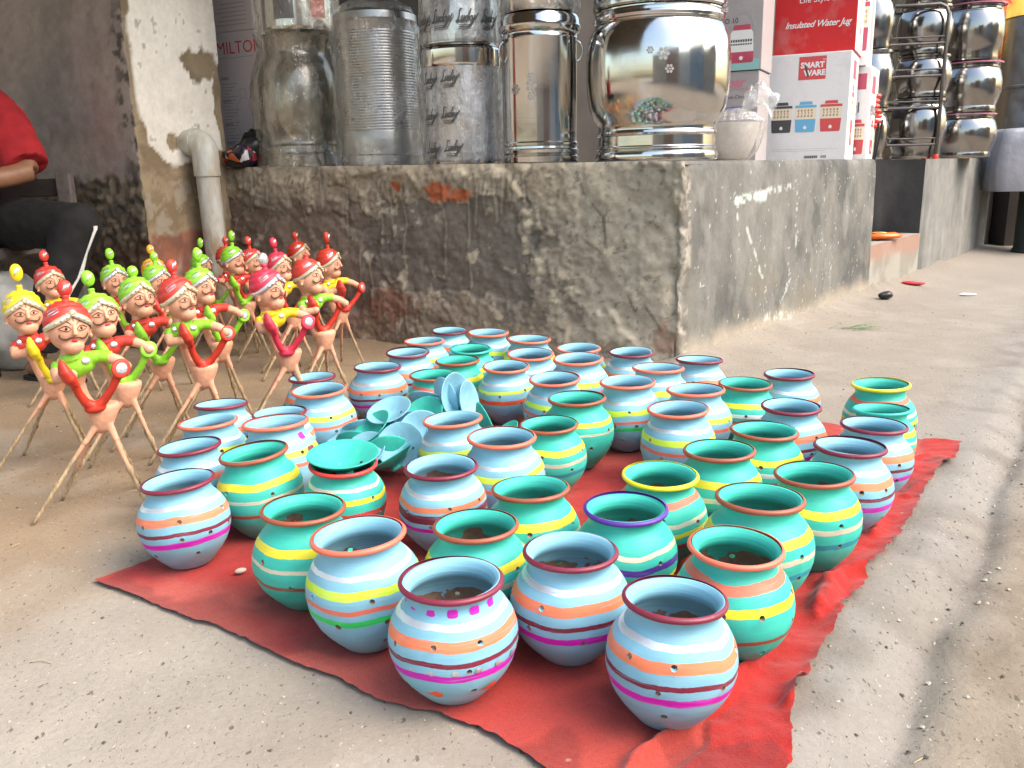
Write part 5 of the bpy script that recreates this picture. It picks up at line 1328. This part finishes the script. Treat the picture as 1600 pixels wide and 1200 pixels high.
# ------------------------------------------------------------------ cartons
def text_mesh(txt, size, shear=0.0, spacing=1.0, bold=0.0):
    cu = bpy.data.curves.new('t', 'FONT'); cu.body = txt; cu.size = size; cu.shear = shear; cu.space_character = spacing; cu.offset = bold; cu.resolution_u = 3
    o = bpy.data.objects.new('t', cu); COL.objects.link(o)
    dg = bpy.context.evaluated_depsgraph_get(); me = bpy.data.meshes.new_from_object(o.evaluated_get(dg))
    bpy.data.objects.remove(o); bpy.data.curves.remove(cu); me.name = 'printed_text'; return me
FRONT = Matrix.Rotation(R(90), 4, 'X')
SIDE = Matrix.Rotation(R(90), 4, 'Z') @ FRONT
class Carton:
    """root at the front right bottom corner; x runs left-right along the front, y into the shop"""
    def __init__(s, name, label, corner, z, w, d, h, mat, rz):
        s.w, s.d, s.h = w, d, h
        s.root = thing(name, label, 'carton', (corner[0], corner[1], z), rz)
        mb = MB(); nx, nz = 10, 10; rnd = random.Random(int(h*1000))
        mb.box((-w/2, d/2, h/2), (w, d, h)); s.body = mb.build('carton_body', mat, s.root, False, bevel=.004)
        mb = MB(); mb.box((-w/2, d/2, h+.0012), (w*.985, .05, .0024)); mb.build('packing_tape', M_TAPE, s.root, False)
    def M(s, side, x, z, lift): return (Matrix.Translation((-s.w + x, -lift, z)) @ FRONT) if not side else (Matrix.Translation((lift, x, z)) @ SIDE)
    def text(s, txt, x, z, size, mat, side=False, name='printed_text', **kw):
        lift = kw.pop('lift', .0014)
        o = link_mesh(name, text_mesh(txt, size, **kw), s.root, [mat]); o.matrix_local = s.M(side, x, z, lift); return o
    def polys(s, name, polys, mat, side=False, x=0, z=0, lift=.0008):
        if 2 <= len(polys) <= 3:
            for p in polys: o = s.polys(name, [p], mat, side, x, z, lift)
            return o
        mb = MB()
        for p in polys: mb.add([(q[0], q[1], 0) for q in p], [tuple(range(len(p)))])
        o = mb.build(name, mat, s.root, False); o.matrix_local = s.M(side, x, z, lift); return o
    def jug(s, x, z, w, h, main, side=False, squeeze=1.0):
        """a printed water jug: lid, collar, patterned band, tapered lower body, tap"""
        k = w*squeeze
        def P(pts): return [(a*k, b*h) for a, b in pts]
        s.polys('jug_picture', [P([(-.46, .02), (-.40, .0), (.40, .0), (.46, .02), (.50, .42), (-.50, .42)]), P([(-.52, .80), (.52, .80), (.50, .88), (-.50, .88)]), P([(-.32, .90), (.32, .90), (.28, 1.0), (-.28, 1.0)])], main, side, x, z)
        s.polys('jug_band', [P([(-.49, .425), (.49, .425), (.51, .795), (-.51, .795)])], P_CREAM, side, x, z)
        s.polys('jug_pattern', [P([(-.40+i*.16+(j % 2)*.05, .50+j*.09), (-.32+i*.16, .49+j*.09), (-.29+i*.16, .55+j*.09), (-.37+i*.16, .57+j*.09)]) for i in range(5) for j in range(3)], P_OCHRE, side, x, z, .0012)
        s.polys('jug_tap', [P([(-.06+.0, .10), (.06, .10), (.08, .17), (.0, .22), (-.08, .17)])], P_WHITE, side, x, z, .0012)
def card(name, col, rough=.42):
    a = N(name); c = obj_coord(a)
    f = a.noise(c, 7, 5); g = a.noise(c, 60, 4)
    col2 = a.mix(a.ramp(f, [(.50, 0.0), (.78, .35)]), col, (.50, .46, .42))
    a.bsdf(col2, rough, 0, a.bump(a.math('ADD', a.math('MULTIPLY', f, 3.0), g), .25, .004), Specular_IOR_Level=.4); return a.m
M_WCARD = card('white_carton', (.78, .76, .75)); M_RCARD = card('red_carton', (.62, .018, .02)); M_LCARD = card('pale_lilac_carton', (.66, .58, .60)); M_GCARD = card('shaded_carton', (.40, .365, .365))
M_TAPE = plain('brown_tape', (.45, .33, .2), .3)
P_RED = print_mat('red_print', (.62, .03, .03)); P_BLUE = print_mat('blue_print', (.10, .40, .66)); P_BLK = M_BLACK; P_CREAM = print_mat('cream_print', (.80, .70, .52)); P_OCHRE = print_mat('ochre_print', (.42, .24, .10))
P_WHITE = print_mat('white_print', (.82, .82, .80)); P_CRIM = print_mat('crimson_print', (.50, .03, .09)); P_GREYP = print_mat('grey_print', (.35, .35, .36)); P_TEAL = print_mat('teal_print', (.25, .52, .50)); P_PURP = print_mat('violet_print', (.13, .10, .42)); P_PINK = print_mat('pink_print', (.62, .16, .25)); P_GRN = print_mat('green_print', (.15, .45, .28))
RZ = math.atan2(-A_U[1], -A_U[0])
B = lambda s, w: A_C + A_V*s + A_W*w
def rect(x0, y0, x1, y1): return [(x0, y0), (x1, y0), (x1, y1), (x0, y1)]
def smartware(c, x, z, w, h, side=False):
    c.polys('printed_logo', [rect(0, 0, w, h)], P_RED, side, x, z)
    if not side:
        c.text('SMART', x+w*.07, z+h*.52, h*.33, P_WHITE, bold=h*.014); c.text('WARE', x+w*.20, z+h*.18, h*.33, P_WHITE, bold=h*.014)
        c.polys('printed_flash', [[(w*.20, h*.62), (w*.26, h*.66), (w*.40, h*.14), (w*.34, h*.10)]], P_BLK, side, x, z, .0018)
        c.text('TM', x+w*.86, z+h*.80, h*.11, P_WHITE)
k1 = np.array([1.885, 4.93]); zc = .812
c1 = Carton('carton', 'white carton printed with black, blue and red water jugs, under the red carton', k1, zc, .44, .42, .575, M_WCARD, RZ)
smartware(c1, .165, .435, .145, .122)
for x_, m_ in ((.085, P_BLK), (.215, P_BLUE), (.35, P_RED)): c1.jug(x_, .155, .112, .165, m_)
c1.polys('printed_rule', [rect(.04, .062, .40, .0632), rect(.04, .052, .33, .0532)], P_GREYP)
c1.polys('printed_barcode', [rect(.22+.006*k, .012, .2235+.006*k + .002*(k % 2), .026) for k in range(12)] + [rect(.31+.006*k, .013, .3135+.006*k, .026) for k in range(5)], P_BLK)
c1.jug(.20, .08, .20, .33, P_RED, True, .55); c1.polys('printed_logo', [rect(.13, .44, .28, .54)], P_CRIM, True)
c2 = Carton('carton', 'red carton lettered Insulated Water Jug, on top of the white jug carton', k1 + np.array([.02, .02]), zc+.578, .43, .44, .46, M_RCARD, RZ)
c2.text('Life Style 20', .125, .262, .044, P_WHITE); c2.text('Insulated Water Jug', .055, .135, .047, P_WHITE, shear=.38, spacing=.92, bold=.0006)
c2.polys('printed_rule', [rect(.04, .325, .25, .328)], P_WHITE)
c2.polys('white_side_panel', [rect(.004, .004, .436, .456)], P_WHITE, True); c2.jug(.22, .10, .22, .34, P_CRIM, True, .6)
k3 = np.array([2.15, 5.30])
c3 = Carton('carton', 'tilted white carton with a crimson logo, behind the white jug carton', k3, zc, .40, .34, .53, M_WCARD, RZ-.05)
c3.polys('printed_logo', [rect(.30, .40, .375, .49)], P_CRIM); c3.text('igl', .275, .27, .085, P_BLK); c3.jug(.335, .03, .09, .20, P_RED)
c3.polys('printed_logo', [rect(.06, .38, .20, .48)], P_CRIM, True); c3.text('igloo', .04, .26, .12, P_BLK, True); c3.jug(.18, .03, .2, .2, P_RED, True, .6)
c4 = Carton('carton', 'white carton seen edge on beside the red carton, high on the stack', k3 + np.array([-.04, -.01]), zc+.533, .40, .34, .55, M_WCARD, RZ)
c4.polys('printed_oval', [[(.18+.10*math.cos(k*.3142), .24+.16*math.sin(k*.3142)) for k in range(20)]], P_GREYP, True); c4.jug(.36, .08, .07, .3, P_CRIM)
k5 = np.array([1.315, 4.68])
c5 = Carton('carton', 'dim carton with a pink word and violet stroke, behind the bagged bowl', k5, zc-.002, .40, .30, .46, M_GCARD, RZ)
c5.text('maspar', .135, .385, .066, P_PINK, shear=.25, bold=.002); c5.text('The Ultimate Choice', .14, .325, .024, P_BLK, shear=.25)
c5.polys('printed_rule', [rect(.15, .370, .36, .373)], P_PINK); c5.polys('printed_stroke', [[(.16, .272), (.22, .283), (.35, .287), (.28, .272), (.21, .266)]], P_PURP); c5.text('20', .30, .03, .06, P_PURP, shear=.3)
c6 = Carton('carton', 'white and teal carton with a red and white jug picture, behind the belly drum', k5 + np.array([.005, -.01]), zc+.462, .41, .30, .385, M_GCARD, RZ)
smartware(c6, .135, .275, .085, .085); c6.text('IGLOO 10', .135, .232, .034, P_BLK)
c6.polys('printed_band', [rect(.10, .05, .20, .19), [(.10, .0), (.40, .0), (.40, .05), (.30, .07), (.2, .05)]], P_TEAL); c6.polys('printed_band', [[(.2, .36), (.33, .345), (.36, .38), (.22, .38)]], P_GRN, z=0)
def jug2(c, x, z, w, h):
    def P(p): return [(a*w, b*h) for a, b in p]
    c.polys('jug_picture', [P([(-.5, .02), (-.4, 0), (.4, 0), (.5, .02), (.5, .22), (-.5, .22)]), P([(-.36, .66), (.36, .66), (.33, .76), (-.33, .76)])], P_CRIM, x=x, z=z)
    c.polys('jug_band', [P([(-.5, .225), (.5, .225), (.46, .60), (.38, .655), (-.38, .655), (-.46, .60)])], P_WHITE, x=x, z=z)
    c.polys('jug_pattern', [P([(-.45+.1*i, .42), (-.38+.1*i, .42), (-.38+.1*i, .47), (-.45+.1*i, .47)]) for i in range(9)] + [P([(-.45+.1*i, .36), (-.38+.1*i, .36), (-.38+.1*i, .39), (-.45+.1*i, .39)]) for i in range(9)], P_BLK, x=x, z=z, lift=.0012)
    hp = [(.52*math.cos(math.pi*q/14)*w, (.52+.48*math.sin(math.pi*q/14))*h) for q in range(15)]; c.polys('jug_handle', ribbon2(hp, .006), P_GREYP, x=x, z=z)
    c.polys('jug_tap', [[(w*.08*math.cos(q), h*.10+w*.08*math.sin(q)) for q in np.linspace(0, 6.0, 12)]], P_WHITE, x=x, z=z, lift=.0012)
jug2(c6, .305, .035, .125, .245)
k7 = np.array([-1.257, 4.616])
c7 = Carton('carton', 'tall pale carton lettered in red, standing between the pillar and the wrapped pots', k7, zc, .30, .30, .70, M_LCARD, RZ)
c7.text('MILTON', .035, .595, .085, P_RED); c7.polys('printed_rule', [rect(.05, .575, .28, .578)], P_GREYP)
c7.polys('printed_bar', [rect(.05, z_, .105, z_+.014) for z_ in (.47, .36, .24, .15, .06)], P_GREYP)
c7.polys('printed_line', [rect(.05, z_, .05+.02*(k % 4)+.05, z_+.004) for k, z_ in enumerate(np.arange(.08, .46, .016))], P_GREYP)
hp = [(.19+.055*math.cos(q), .28+.10*math.sin(q)) for q in np.linspace(0, 2*math.pi, 24)]; c7.polys('jug_drawing', ribbon2(hp, .003) + ribbon2([(.17, .38), (.17, .42), (.21, .42), (.21, .38)], .003), P_GREYP)
c8 = Carton('carton', 'pale carton stacked on top of the tall red-lettered one', k7 + np.array([-.005, .01]), zc+.702, .31, .30, .5, M_LCARD, RZ)
c8.polys('printed_line', [rect(.06+.02*(k % 3), .03+.02*k, .27, .034+.02*k) for k in range(6)], P_GREYP)

# bowl in a knotted bag -----------------------------------------------------
bw = thing('glass_bowl', 'pale bowl in a knotted clear plastic bag, to the right of the largest belly drum', 'bowl', (1.045, 4.17, PZ-.006))
mb = MB(); mb.lathe([(0, .0), (.06, .0), (.085, .012), (.112, .07), (.130, .135), (.134, .17), (.130, .17), (.107, .075), (.08, .02), (0, .01)], 44); mb.build('bowl', plain('frosted_bowl', (.62, .58, .55), .35), bw)
crumple(bw, 'film_bag', [(.07, .0), (.115, .05), (.140, .13), (.146, .18), (.10, .215), (.03, .235)], M_FILMT, .020, 7, seed=41)
mb = MB(); rows = []
for j in range(16):
    t = j/15; c = Vector((.02+.16*t, -.05-.05*t, .20 + .10*math.sin(t*2.6) - .02*t)); r = .075*(1-t)**1.3 + .022 + (.03*math.exp(-((t-1)/.12)**2))
    rows.append([c + Vector((.5*r*math.sin(q*.393)*.6, .35*r*math.cos(q*.393), r*math.sin(q*.393)))*(1 + .45*mnoise.noise(Vector((q*1.7, j*.6, 2)))) for q in range(16)])
mb.rings(rows, True, False)
mb.build('bag_knot', M_FILMT, bw, True, None)
# black and printed packets by the pillar -----------------------------------
M_BLKP = plain('black_plastic', (.012, .012, .013), .35, grain=.3, bump=.5, dist=.004, scale=30)
def packet(name, label, loc, size, rz, mats, seed):
    me = MB(); me.ball((0, 0, size[2]), size, 26, 16); m = me.mesh(name)
    for v in m.vertices:
        n_ = mnoise.noise(v.co*11 + Vector((seed, 0, 0)))*.35 + mnoise.noise(v.co*26 + Vector((0, seed, 0)))*.18
        v.co *= 1 + n_; v.co.z = max(v.co.z, 0)
    o = link_mesh(name, m, None, [mats]); o.location = loc; o.rotation_euler.z = rz; tag(o, label, 'packet'); return o
packet('black_bag', 'crumpled black plastic bag behind the patterned packet by the pillar', (-1.262, 4.455, PZ+.01), (.10, .07, .085), .3, M_BLKP, 1)
def patt():
    a = N('printed_packet_film'); c = obj_coord(a); v = a.n('TexVoronoi', {'Vector': c, 'Scale': 26.0}).outputs['Color']; s_ = a.n('SeparateColor', {0: v})
    col = a.ramp(s_.outputs[0], [(0, (.015, .012, .02)), (.42, (.34, .03, .05)), (.60, (.55, .13, .04)), (.72, (.03, .02, .04)), (.86, (.62, .58, .6))], 'CONSTANT'); a.bsdf(col, .25); return a.m
packet('printed_packet', 'small shiny packet in red, orange and black print beside the pipe elbow', (-1.335, 4.415, PZ+.012), (.11, .05, .050), -.5, patt(), 5)

# wire rack -------------------------------------------------------------------
M_WIRE = steel('chromed_wire', (.13, .115, .105), .3, .2); M_REDC = plain('red_plastic_cap', (.80, .05, .03), .4)
rk_c = A_C + A_V*4.02 + A_W*.34
rack = thing('wire_rack', 'chromed wire kitchen rack with four tiers and red feet, right of the cartons', 'rack', (rk_c[0], rk_c[1], .81), RZ + .25)
w_, d_2, h_ = .245, .17, 1.06
mb = MB()
for sy in (-1, 1):
    P_ = [(-w_, sy*d_2, .02), (-w_, sy*d_2, h_-.07), (-w_+.02, sy*d_2, h_-.02), (-w_+.06, sy*d_2, h_), (w_-.06, sy*d_2, h_), (w_-.02, sy*d_2, h_-.02), (w_, sy*d_2, h_-.07), (w_, sy*d_2, .02)]
    mb.tube(P_, .0135, 8)
mb.build('frame', M_WIRE, rack)
for zt in (.10, .36, .58, .80):
    mb = MB(); mb.tube([(-w_, -d_2, zt), (w_, -d_2, zt), (w_, d_2, zt), (-w_, d_2, zt), (-w_, -d_2, zt)], .010, 6); mb.tube([(-w_, -d_2, zt+.045), (w_, -d_2, zt+.045), (w_, d_2, zt+.045), (-w_, d_2, zt+.045), (-w_, -d_2, zt+.045)], .006, 6)
    for k in range(22): x_ = -w_ + 2*w_*(k+.5)/22; mb.tube([(x_, -d_2, zt+.003), (x_, d_2, zt+.003)], .0036, 5)
    mb.build('tier', M_WIRE, rack)
for sx in (-1, 1):
    for sy in (-1, 1): mb = MB(); mb.lathe([(0, -.004), (.018, -.004), (.020, .01), (.014, .03), (0, .032)], 14, (sx*w_, sy*d_2, 0)); mb.build('foot_cap', M_REDC, rack)
# stacks of steel pots behind the rack -----------------------------------------
def stack_prof(r, h): return [(0, 0), (r*.86, 0), (r*.88, h*.06), (r*.86, h*.12), (r*.93, h*.24), (r, h*.42), (r, h*.62), (r*.93, h*.80), (r*.84, h*.87), (r*.84, h*.90), (r*.92, h*.93), (r*.92, h*.97), (r*.80, h*.995), (0, h)]
for si, (px, py, r, hs, where) in enumerate(((3.62, 7.05, .235, (.34, .38, .42, .4), 'right of the rack'), (3.10, 6.72, .20, (.44, .30, .34, .36), 'behind the rack'), (2.62, 6.52, .17, (.36, .40, .36, .3), 'between the cartons and the rack'))):
    z_ = .812
    for j, h in enumerate(hs):
        nm = ('bottom', 'second', 'third', 'top')[j]
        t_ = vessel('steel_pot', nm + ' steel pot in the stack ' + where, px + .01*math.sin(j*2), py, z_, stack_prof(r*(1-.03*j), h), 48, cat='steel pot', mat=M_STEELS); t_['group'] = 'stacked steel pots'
        z_ += h
        if j < 3 and si == 0: mb = MB(); mb.lathe([(r*.95, h*.94), (r*.95, h*.965), (r*.93, h*.965)], 40); mb.build('pink_band', plain('pink_tape', (.5, .15, .22), .5), t_)
# ladle bundle / brushes by the carton
br = thing('brush_bundle', 'bunch of black and red handled brushes standing between the cartons and the wire rack', 'brushes', (2.30, 5.58, .808))
for k in range(9):
    mb = MB(); a = k*.7; mb.tube([(0.02*math.cos(a), .02*math.sin(a), 0), (.05*math.cos(a), .05*math.sin(a), .20+.02*(k % 3))], .006, 6); mb.build('handle', M_BLKP, br)
for k in range(7): mb = MB(); mb.lathe([(.022, 0), (.030, .012), (.022, .024)], 14, (.012*math.sin(k), -.02, .19+.03*k)); mb.build('red_ring', M_REDC, br)
# far right: covered table, drum, rubble, wall ------------------------------------
tb = thing('covered_table', 'table under a grey plastic sheet at the right edge, on a thick dark post', 'table', (4.62, 7.55, 0), RZ + .3)
mb = MB(); rows = []
for z_, g in ((.53, 1.00), (.60, 1.03), (.75, 1.02), (.92, .99), (1.0, .96), (1.035, .90), (1.045, .5)):
    row = []
    for k in range(72):
        a = 2*math.pi*k/72; c, s_ = math.cos(a), math.sin(a); q = max(abs(c), abs(s_)); rr = (1/q)*(.82+.18*q)
        n_ = 1 + .05*mnoise.noise(Vector((c*3, s_*3, z_*3))) + .03*mnoise.noise(Vector((c*11, s_*11, z_*1.5)))
        row.append(Vector((.52*c*rr*g*n_, .36*s_*rr*g*n_, z_)))
    rows.append(row)
mb.rings(rows, True, False); mb.poly(rows[-1]); mb.build('plastic_sheet', plain('grey_plastic_sheet', (.30, .30, .33), .32, grain=.2, scale=5, bump=.8, dist=.02), tb, True, None)
mb = MB(); mb.lathe([(.15, 0), (.155, .01), (.15, .03), (.14, .04), (.14, .54), (.155, .55), (0, .55)], 28, (-.06, -.05, 0)); mb.build('dark_post', plain('dark_green_metal', (.022, .03, .026), .5), tb)
fd = vessel('steel_drum', 'tall brushed steel drum at the right edge, rising behind the covered table', 5.05, 8.5, .8, [(0, 0), (.36, 0), (.365, .02), (.36, .03), (.36, .62), (.375, .63), (.375, .65), (.35, .66), (.35, 1.25), (.365, 1.26), (0, 1.27)], mat=M_STEELD)
mb = MB(); mb.box((0, 0, .39), (.8, .8, .78)); o = mb.build('crate', plain('dark_crate', (.05, .04, .035), .8), None, False); o.location = (5.05, 8.5, .0); tag(o, 'dark crate holding up the tall brushed steel drum', 'crate')
far = wall_box('rough_stone_wall', (3.9, 9.15), (8.5, 10.3), 0, 2.9, .25, plain('ochre_stone', (.30, .22, .12), .9, grain=.6, scale=9, bump=.8, dist=.02), 'ochre rough wall beyond the steel drums at the right edge', 'wall')
def festive():
    a = N('festive_cloth'); c = obj_coord(a); f = a.noise(c, 6, 3); a.bsdf(a.ramp(f, [(.38, (.55, .40, .05)), (.52, (.62, .30, .04)), (.56, (.50, .04, .02)), (.7, (.6, .08, .03))]), .8); return a.m
mb = MB(); rings = []
for j in range(10):
    z_ = 1.75 + j*.07; rings.append([Vector((-.35+.07*k, .03*math.sin(k*1.3 + j*.2), z_)) for k in range(11)] + [Vector((.35-.07*k, .015+.03*math.sin((10-k)*1.3 + j*.2), z_)) for k in range(11)])
mb.rings(rings, True, True); o = mb.build('hanging_cloth', festive(), None); o.location = (4.92, 8.95, .0); o.rotation_euler.z = RZ + .9; tag(o, 'yellow and red printed cloth hanging at the upper right', 'cloth')
plane_o = thing('side_wall', 'pale plastered low wall end just past the far end of the platform', 'wall', (0, 0, 0))
plane_sheet('plaster_face', (4.52, 8.22), (5.2, 9.0), -.02, .80, -A_W, M_SMOOTH, grey_streaks((.50, .46, .39), (.38, .34, .28), 141), plane_o, (0, 0))

# small things on the ground -------------------------------------------------------
def gz(x, y): return float(ground_z(np.array([x]), np.array([y]))[0])
pk = packet('snack_packet', 'flat orange snack packet on the step of the platform recess', tuple(rp(2.86, .08)) + (.300,), (.17, .06, .022), RZ + .5, plain('orange_foil', (.80, .17, .02), .3), 9)
mb = MB(); mb.lathe([(0, .001), (.045, .001), (.045, .0), (0, .0)], 16); mb.build('printed_emblem', print_mat('yellow_print', (.8, .6, .2)), pk).location = (0, -.01, .047)
o = packet('rubber_scrap', 'black scrap of rubber lying on the pavement near the platform', (2.21, 5.01, gz(2.21, 5.01)), (.045, .03, .025), .4, M_BLKP, 3); o['category'] = 'scrap'
o = packet('red_wrapper', 'torn red and yellow wrapper on the pavement by the platform foot', (2.64, 5.56, gz(2.64, 5.56)), (.07, .03, .015), -.4, plain('red_wrapper', (.62, .04, .05), .4), 4); o['category'] = 'wrapper'
o = packet('paper_scrap', 'white scrap of paper lying on the open pavement', (2.77, 5.13, gz(2.77, 5.13)), (.05, .02, .008), .1, P_WHITE, 6); o['category'] = 'scrap'
o = packet('dry_leaf', 'pale dry leaf on the red cloth beside the pot on the left corner', (-.565, 1.615, .008), (.012, .008, .006), .6, plain('dry_leaf', (.62, .5, .38), .7), 8); o['category'] = 'leaf'
gr = thing('grass_tuft', 'few green grass blades lying on the pavement near the platform corner', 'grass', (1.66, 4.12, gz(1.66, 4.12)))
rnd = random.Random(3)
M_GRASS = plain('green_blade', (.10, .22, .05), .6)
for k in range(9):
    a = rnd.uniform(-.6, .5); L_ = rnd.uniform(.10, .2); x0, y0 = rnd.uniform(-.1, .06), rnd.uniform(-.04, .04)
    mb = MB(); mb.tube([(x0, y0, .003), (x0+L_*.5*math.cos(a), y0+L_*.5*math.sin(a), .02), (x0+L_*math.cos(a), y0+L_*math.sin(a), .004)], [.003, .003, .001], 5, flat=.3); mb.build('blade', M_GRASS, gr)
M_STRAW = plain('straw', (.45, .36, .22), .8)
tw = thing('dry_twig', 'thin pale dry stalk lying on the dirt lane at lower right', 'twig', (.98, 1.24, gz(.98, 1.24)+.006))
mb = MB(); mb.tube([(.035, .19, .006), (.02, .10, .004), (.03, .02, .005), (.045, -.05, .004)], [.0022, .003, .003, .0015], 6); mb.build('stalk', M_STRAW, tw)
mb = MB(); mb.tube([(.03, .02, .005), (.005, -.0, .004), (-.015, .005, .004)], [.0025, .0022, .0015], 6); mb.build('side_shoot', M_STRAW, tw)
# grit
rnd = random.Random(11); mb = MB(); cols = []
for k in range(1500):
    if k < 900: x = rnd.uniform(-1.9, .6); y = rnd.uniform(.85, 3.0)
    else: x = rnd.uniform(.3, 2.6); y = rnd.uniform(.9, 5.0)
    d = (x-.57)*.81 - (y-1.13)*.59
    if k > 1330: q_ = rnd.uniform(-.15, 1.9); x = .57+.59*q_+rnd.gauss(0, .05); y = 1.13+.81*q_+rnd.gauss(0, .05); d = 0
    r = rnd.choice((.0015, .002, .002, .003, .0045)) * (1.25 if d > -.1 else 1)
    z = gz(x, y); b = len(mb.v); mb.cur = rnd.choice((0, 0, 0, 1, 2, 2))
    M = Matrix.Rotation(rnd.uniform(0, 6), 3, 'Z') @ Matrix.Diagonal((1, rnd.uniform(.5, 1), rnd.uniform(.35, .8)))
    p = [M @ Vector(q) * r * rnd.uniform(.8, 1.2) for q in ((1, 0, 0), (0, 1, 0), (-1, 0, 0), (0, -1, 0), (0, 0, 1), (0, 0, -1))]
    mb.add([q + Vector((x, y, z + r*.2)) for q in p], [(0, 1, 4), (1, 2, 4), (2, 3, 4), (3, 0, 4), (1, 0, 5), (2, 1, 5), (3, 2, 5), (0, 3, 5)])
o = mb.build('grit', [plain('tan_grit', (.40, .34, .27), .9), plain('pale_grit', (.46, .42, .35), .9), plain('dark_grit', (.09, .075, .06), .9)], None, False); tag(o, kind='stuff')
mb = MB()
for k in range(60):
    x = rnd.uniform(-1.9, 2.2); y = rnd.uniform(1.0, 4.2); a = rnd.uniform(0, 6.28); L_ = rnd.uniform(.012, .04); z = gz(x, y)+.002
    mb.tube([(x, y, z), (x+L_*.5*math.cos(a), y+L_*.5*math.sin(a), z+.003), (x+L_*math.cos(a+.2), y+L_*math.sin(a+.2), z)], .0009, 4)
o = mb.build('straw_bits', M_STRAW, None); tag(o, kind='stuff')

# the street the steel mirrors: plain houses opposite --------------------------------
M_FACADE = plain('pale_render', (.50, .46, .40), .9, grain=.3, scale=1.5); M_FACADE2 = plain('tan_render', (.40, .33, .26), .9, grain=.3, scale=1.5); M_PANE = plain('dark_pane', (.03, .035, .04), .15)
M_FACADE3 = plain('faded_blue_render', (.26, .30, .34), .9, grain=.3, scale=1.5); M_FACADE4 = plain('brick_render', (.30, .17, .12), .9, grain=.3, scale=1.5); M_SHUT = plain('rolling_shutter', (.12, .13, .14), .5)
for (x, y, w, d, h, m_, lb) in ((13.5, 1.5, 5, 5, 3.6, M_FACADE2, 'tan house across the street, the one farthest along'), (12.5, -4.5, 5.5, 5, 4.6, M_FACADE3, 'faded blue house across the street between two tan ones'), (9.5, -9.5, 5.6, 5, 4.0, M_FACADE, 'pale house across the street with dark windows'),
        (4.5, -12.5, 5.2, 5, 5.0, M_FACADE4, 'brick-red house across the street beside the pale one'), (-1.2, -13, 5.4, 5, 3.8, M_FACADE2, 'tan house across the street, next to the brick-red one')):
    t_ = thing('street_house', lb, 'house', (x, y, 0), math.atan2(-x, y) + math.pi)
    mb = MB(); mb.box((0, 0, h/2), (w, d, h)); mb.build('wall', m_, t_, False)
    mb = MB(); mb.box((0, 0, h+.1), (w+.3, d+.3, .2)); mb.build('roof', M_SLAB, t_, False)
    for k in range(2): mb = MB(); mb.box((-w/4+k*w/2, -d/2-.01, 1.05), (1.7, .06, 2.1)); mb.build('shutter', M_SHUT, t_, False)
    mb = MB(); mb.box((0, -d/2-.45, 2.45), (w*.9, .9, .08)); mb.build('awning', M_SLAB, t_, False)
    if h > 3.7:
        for k in range(3): mb = MB(); mb.box((-w/3+k*w/3, -d/2-.01, 3.15), (.7, .06, .9)); mb.build('window', M_PANE, t_, False)
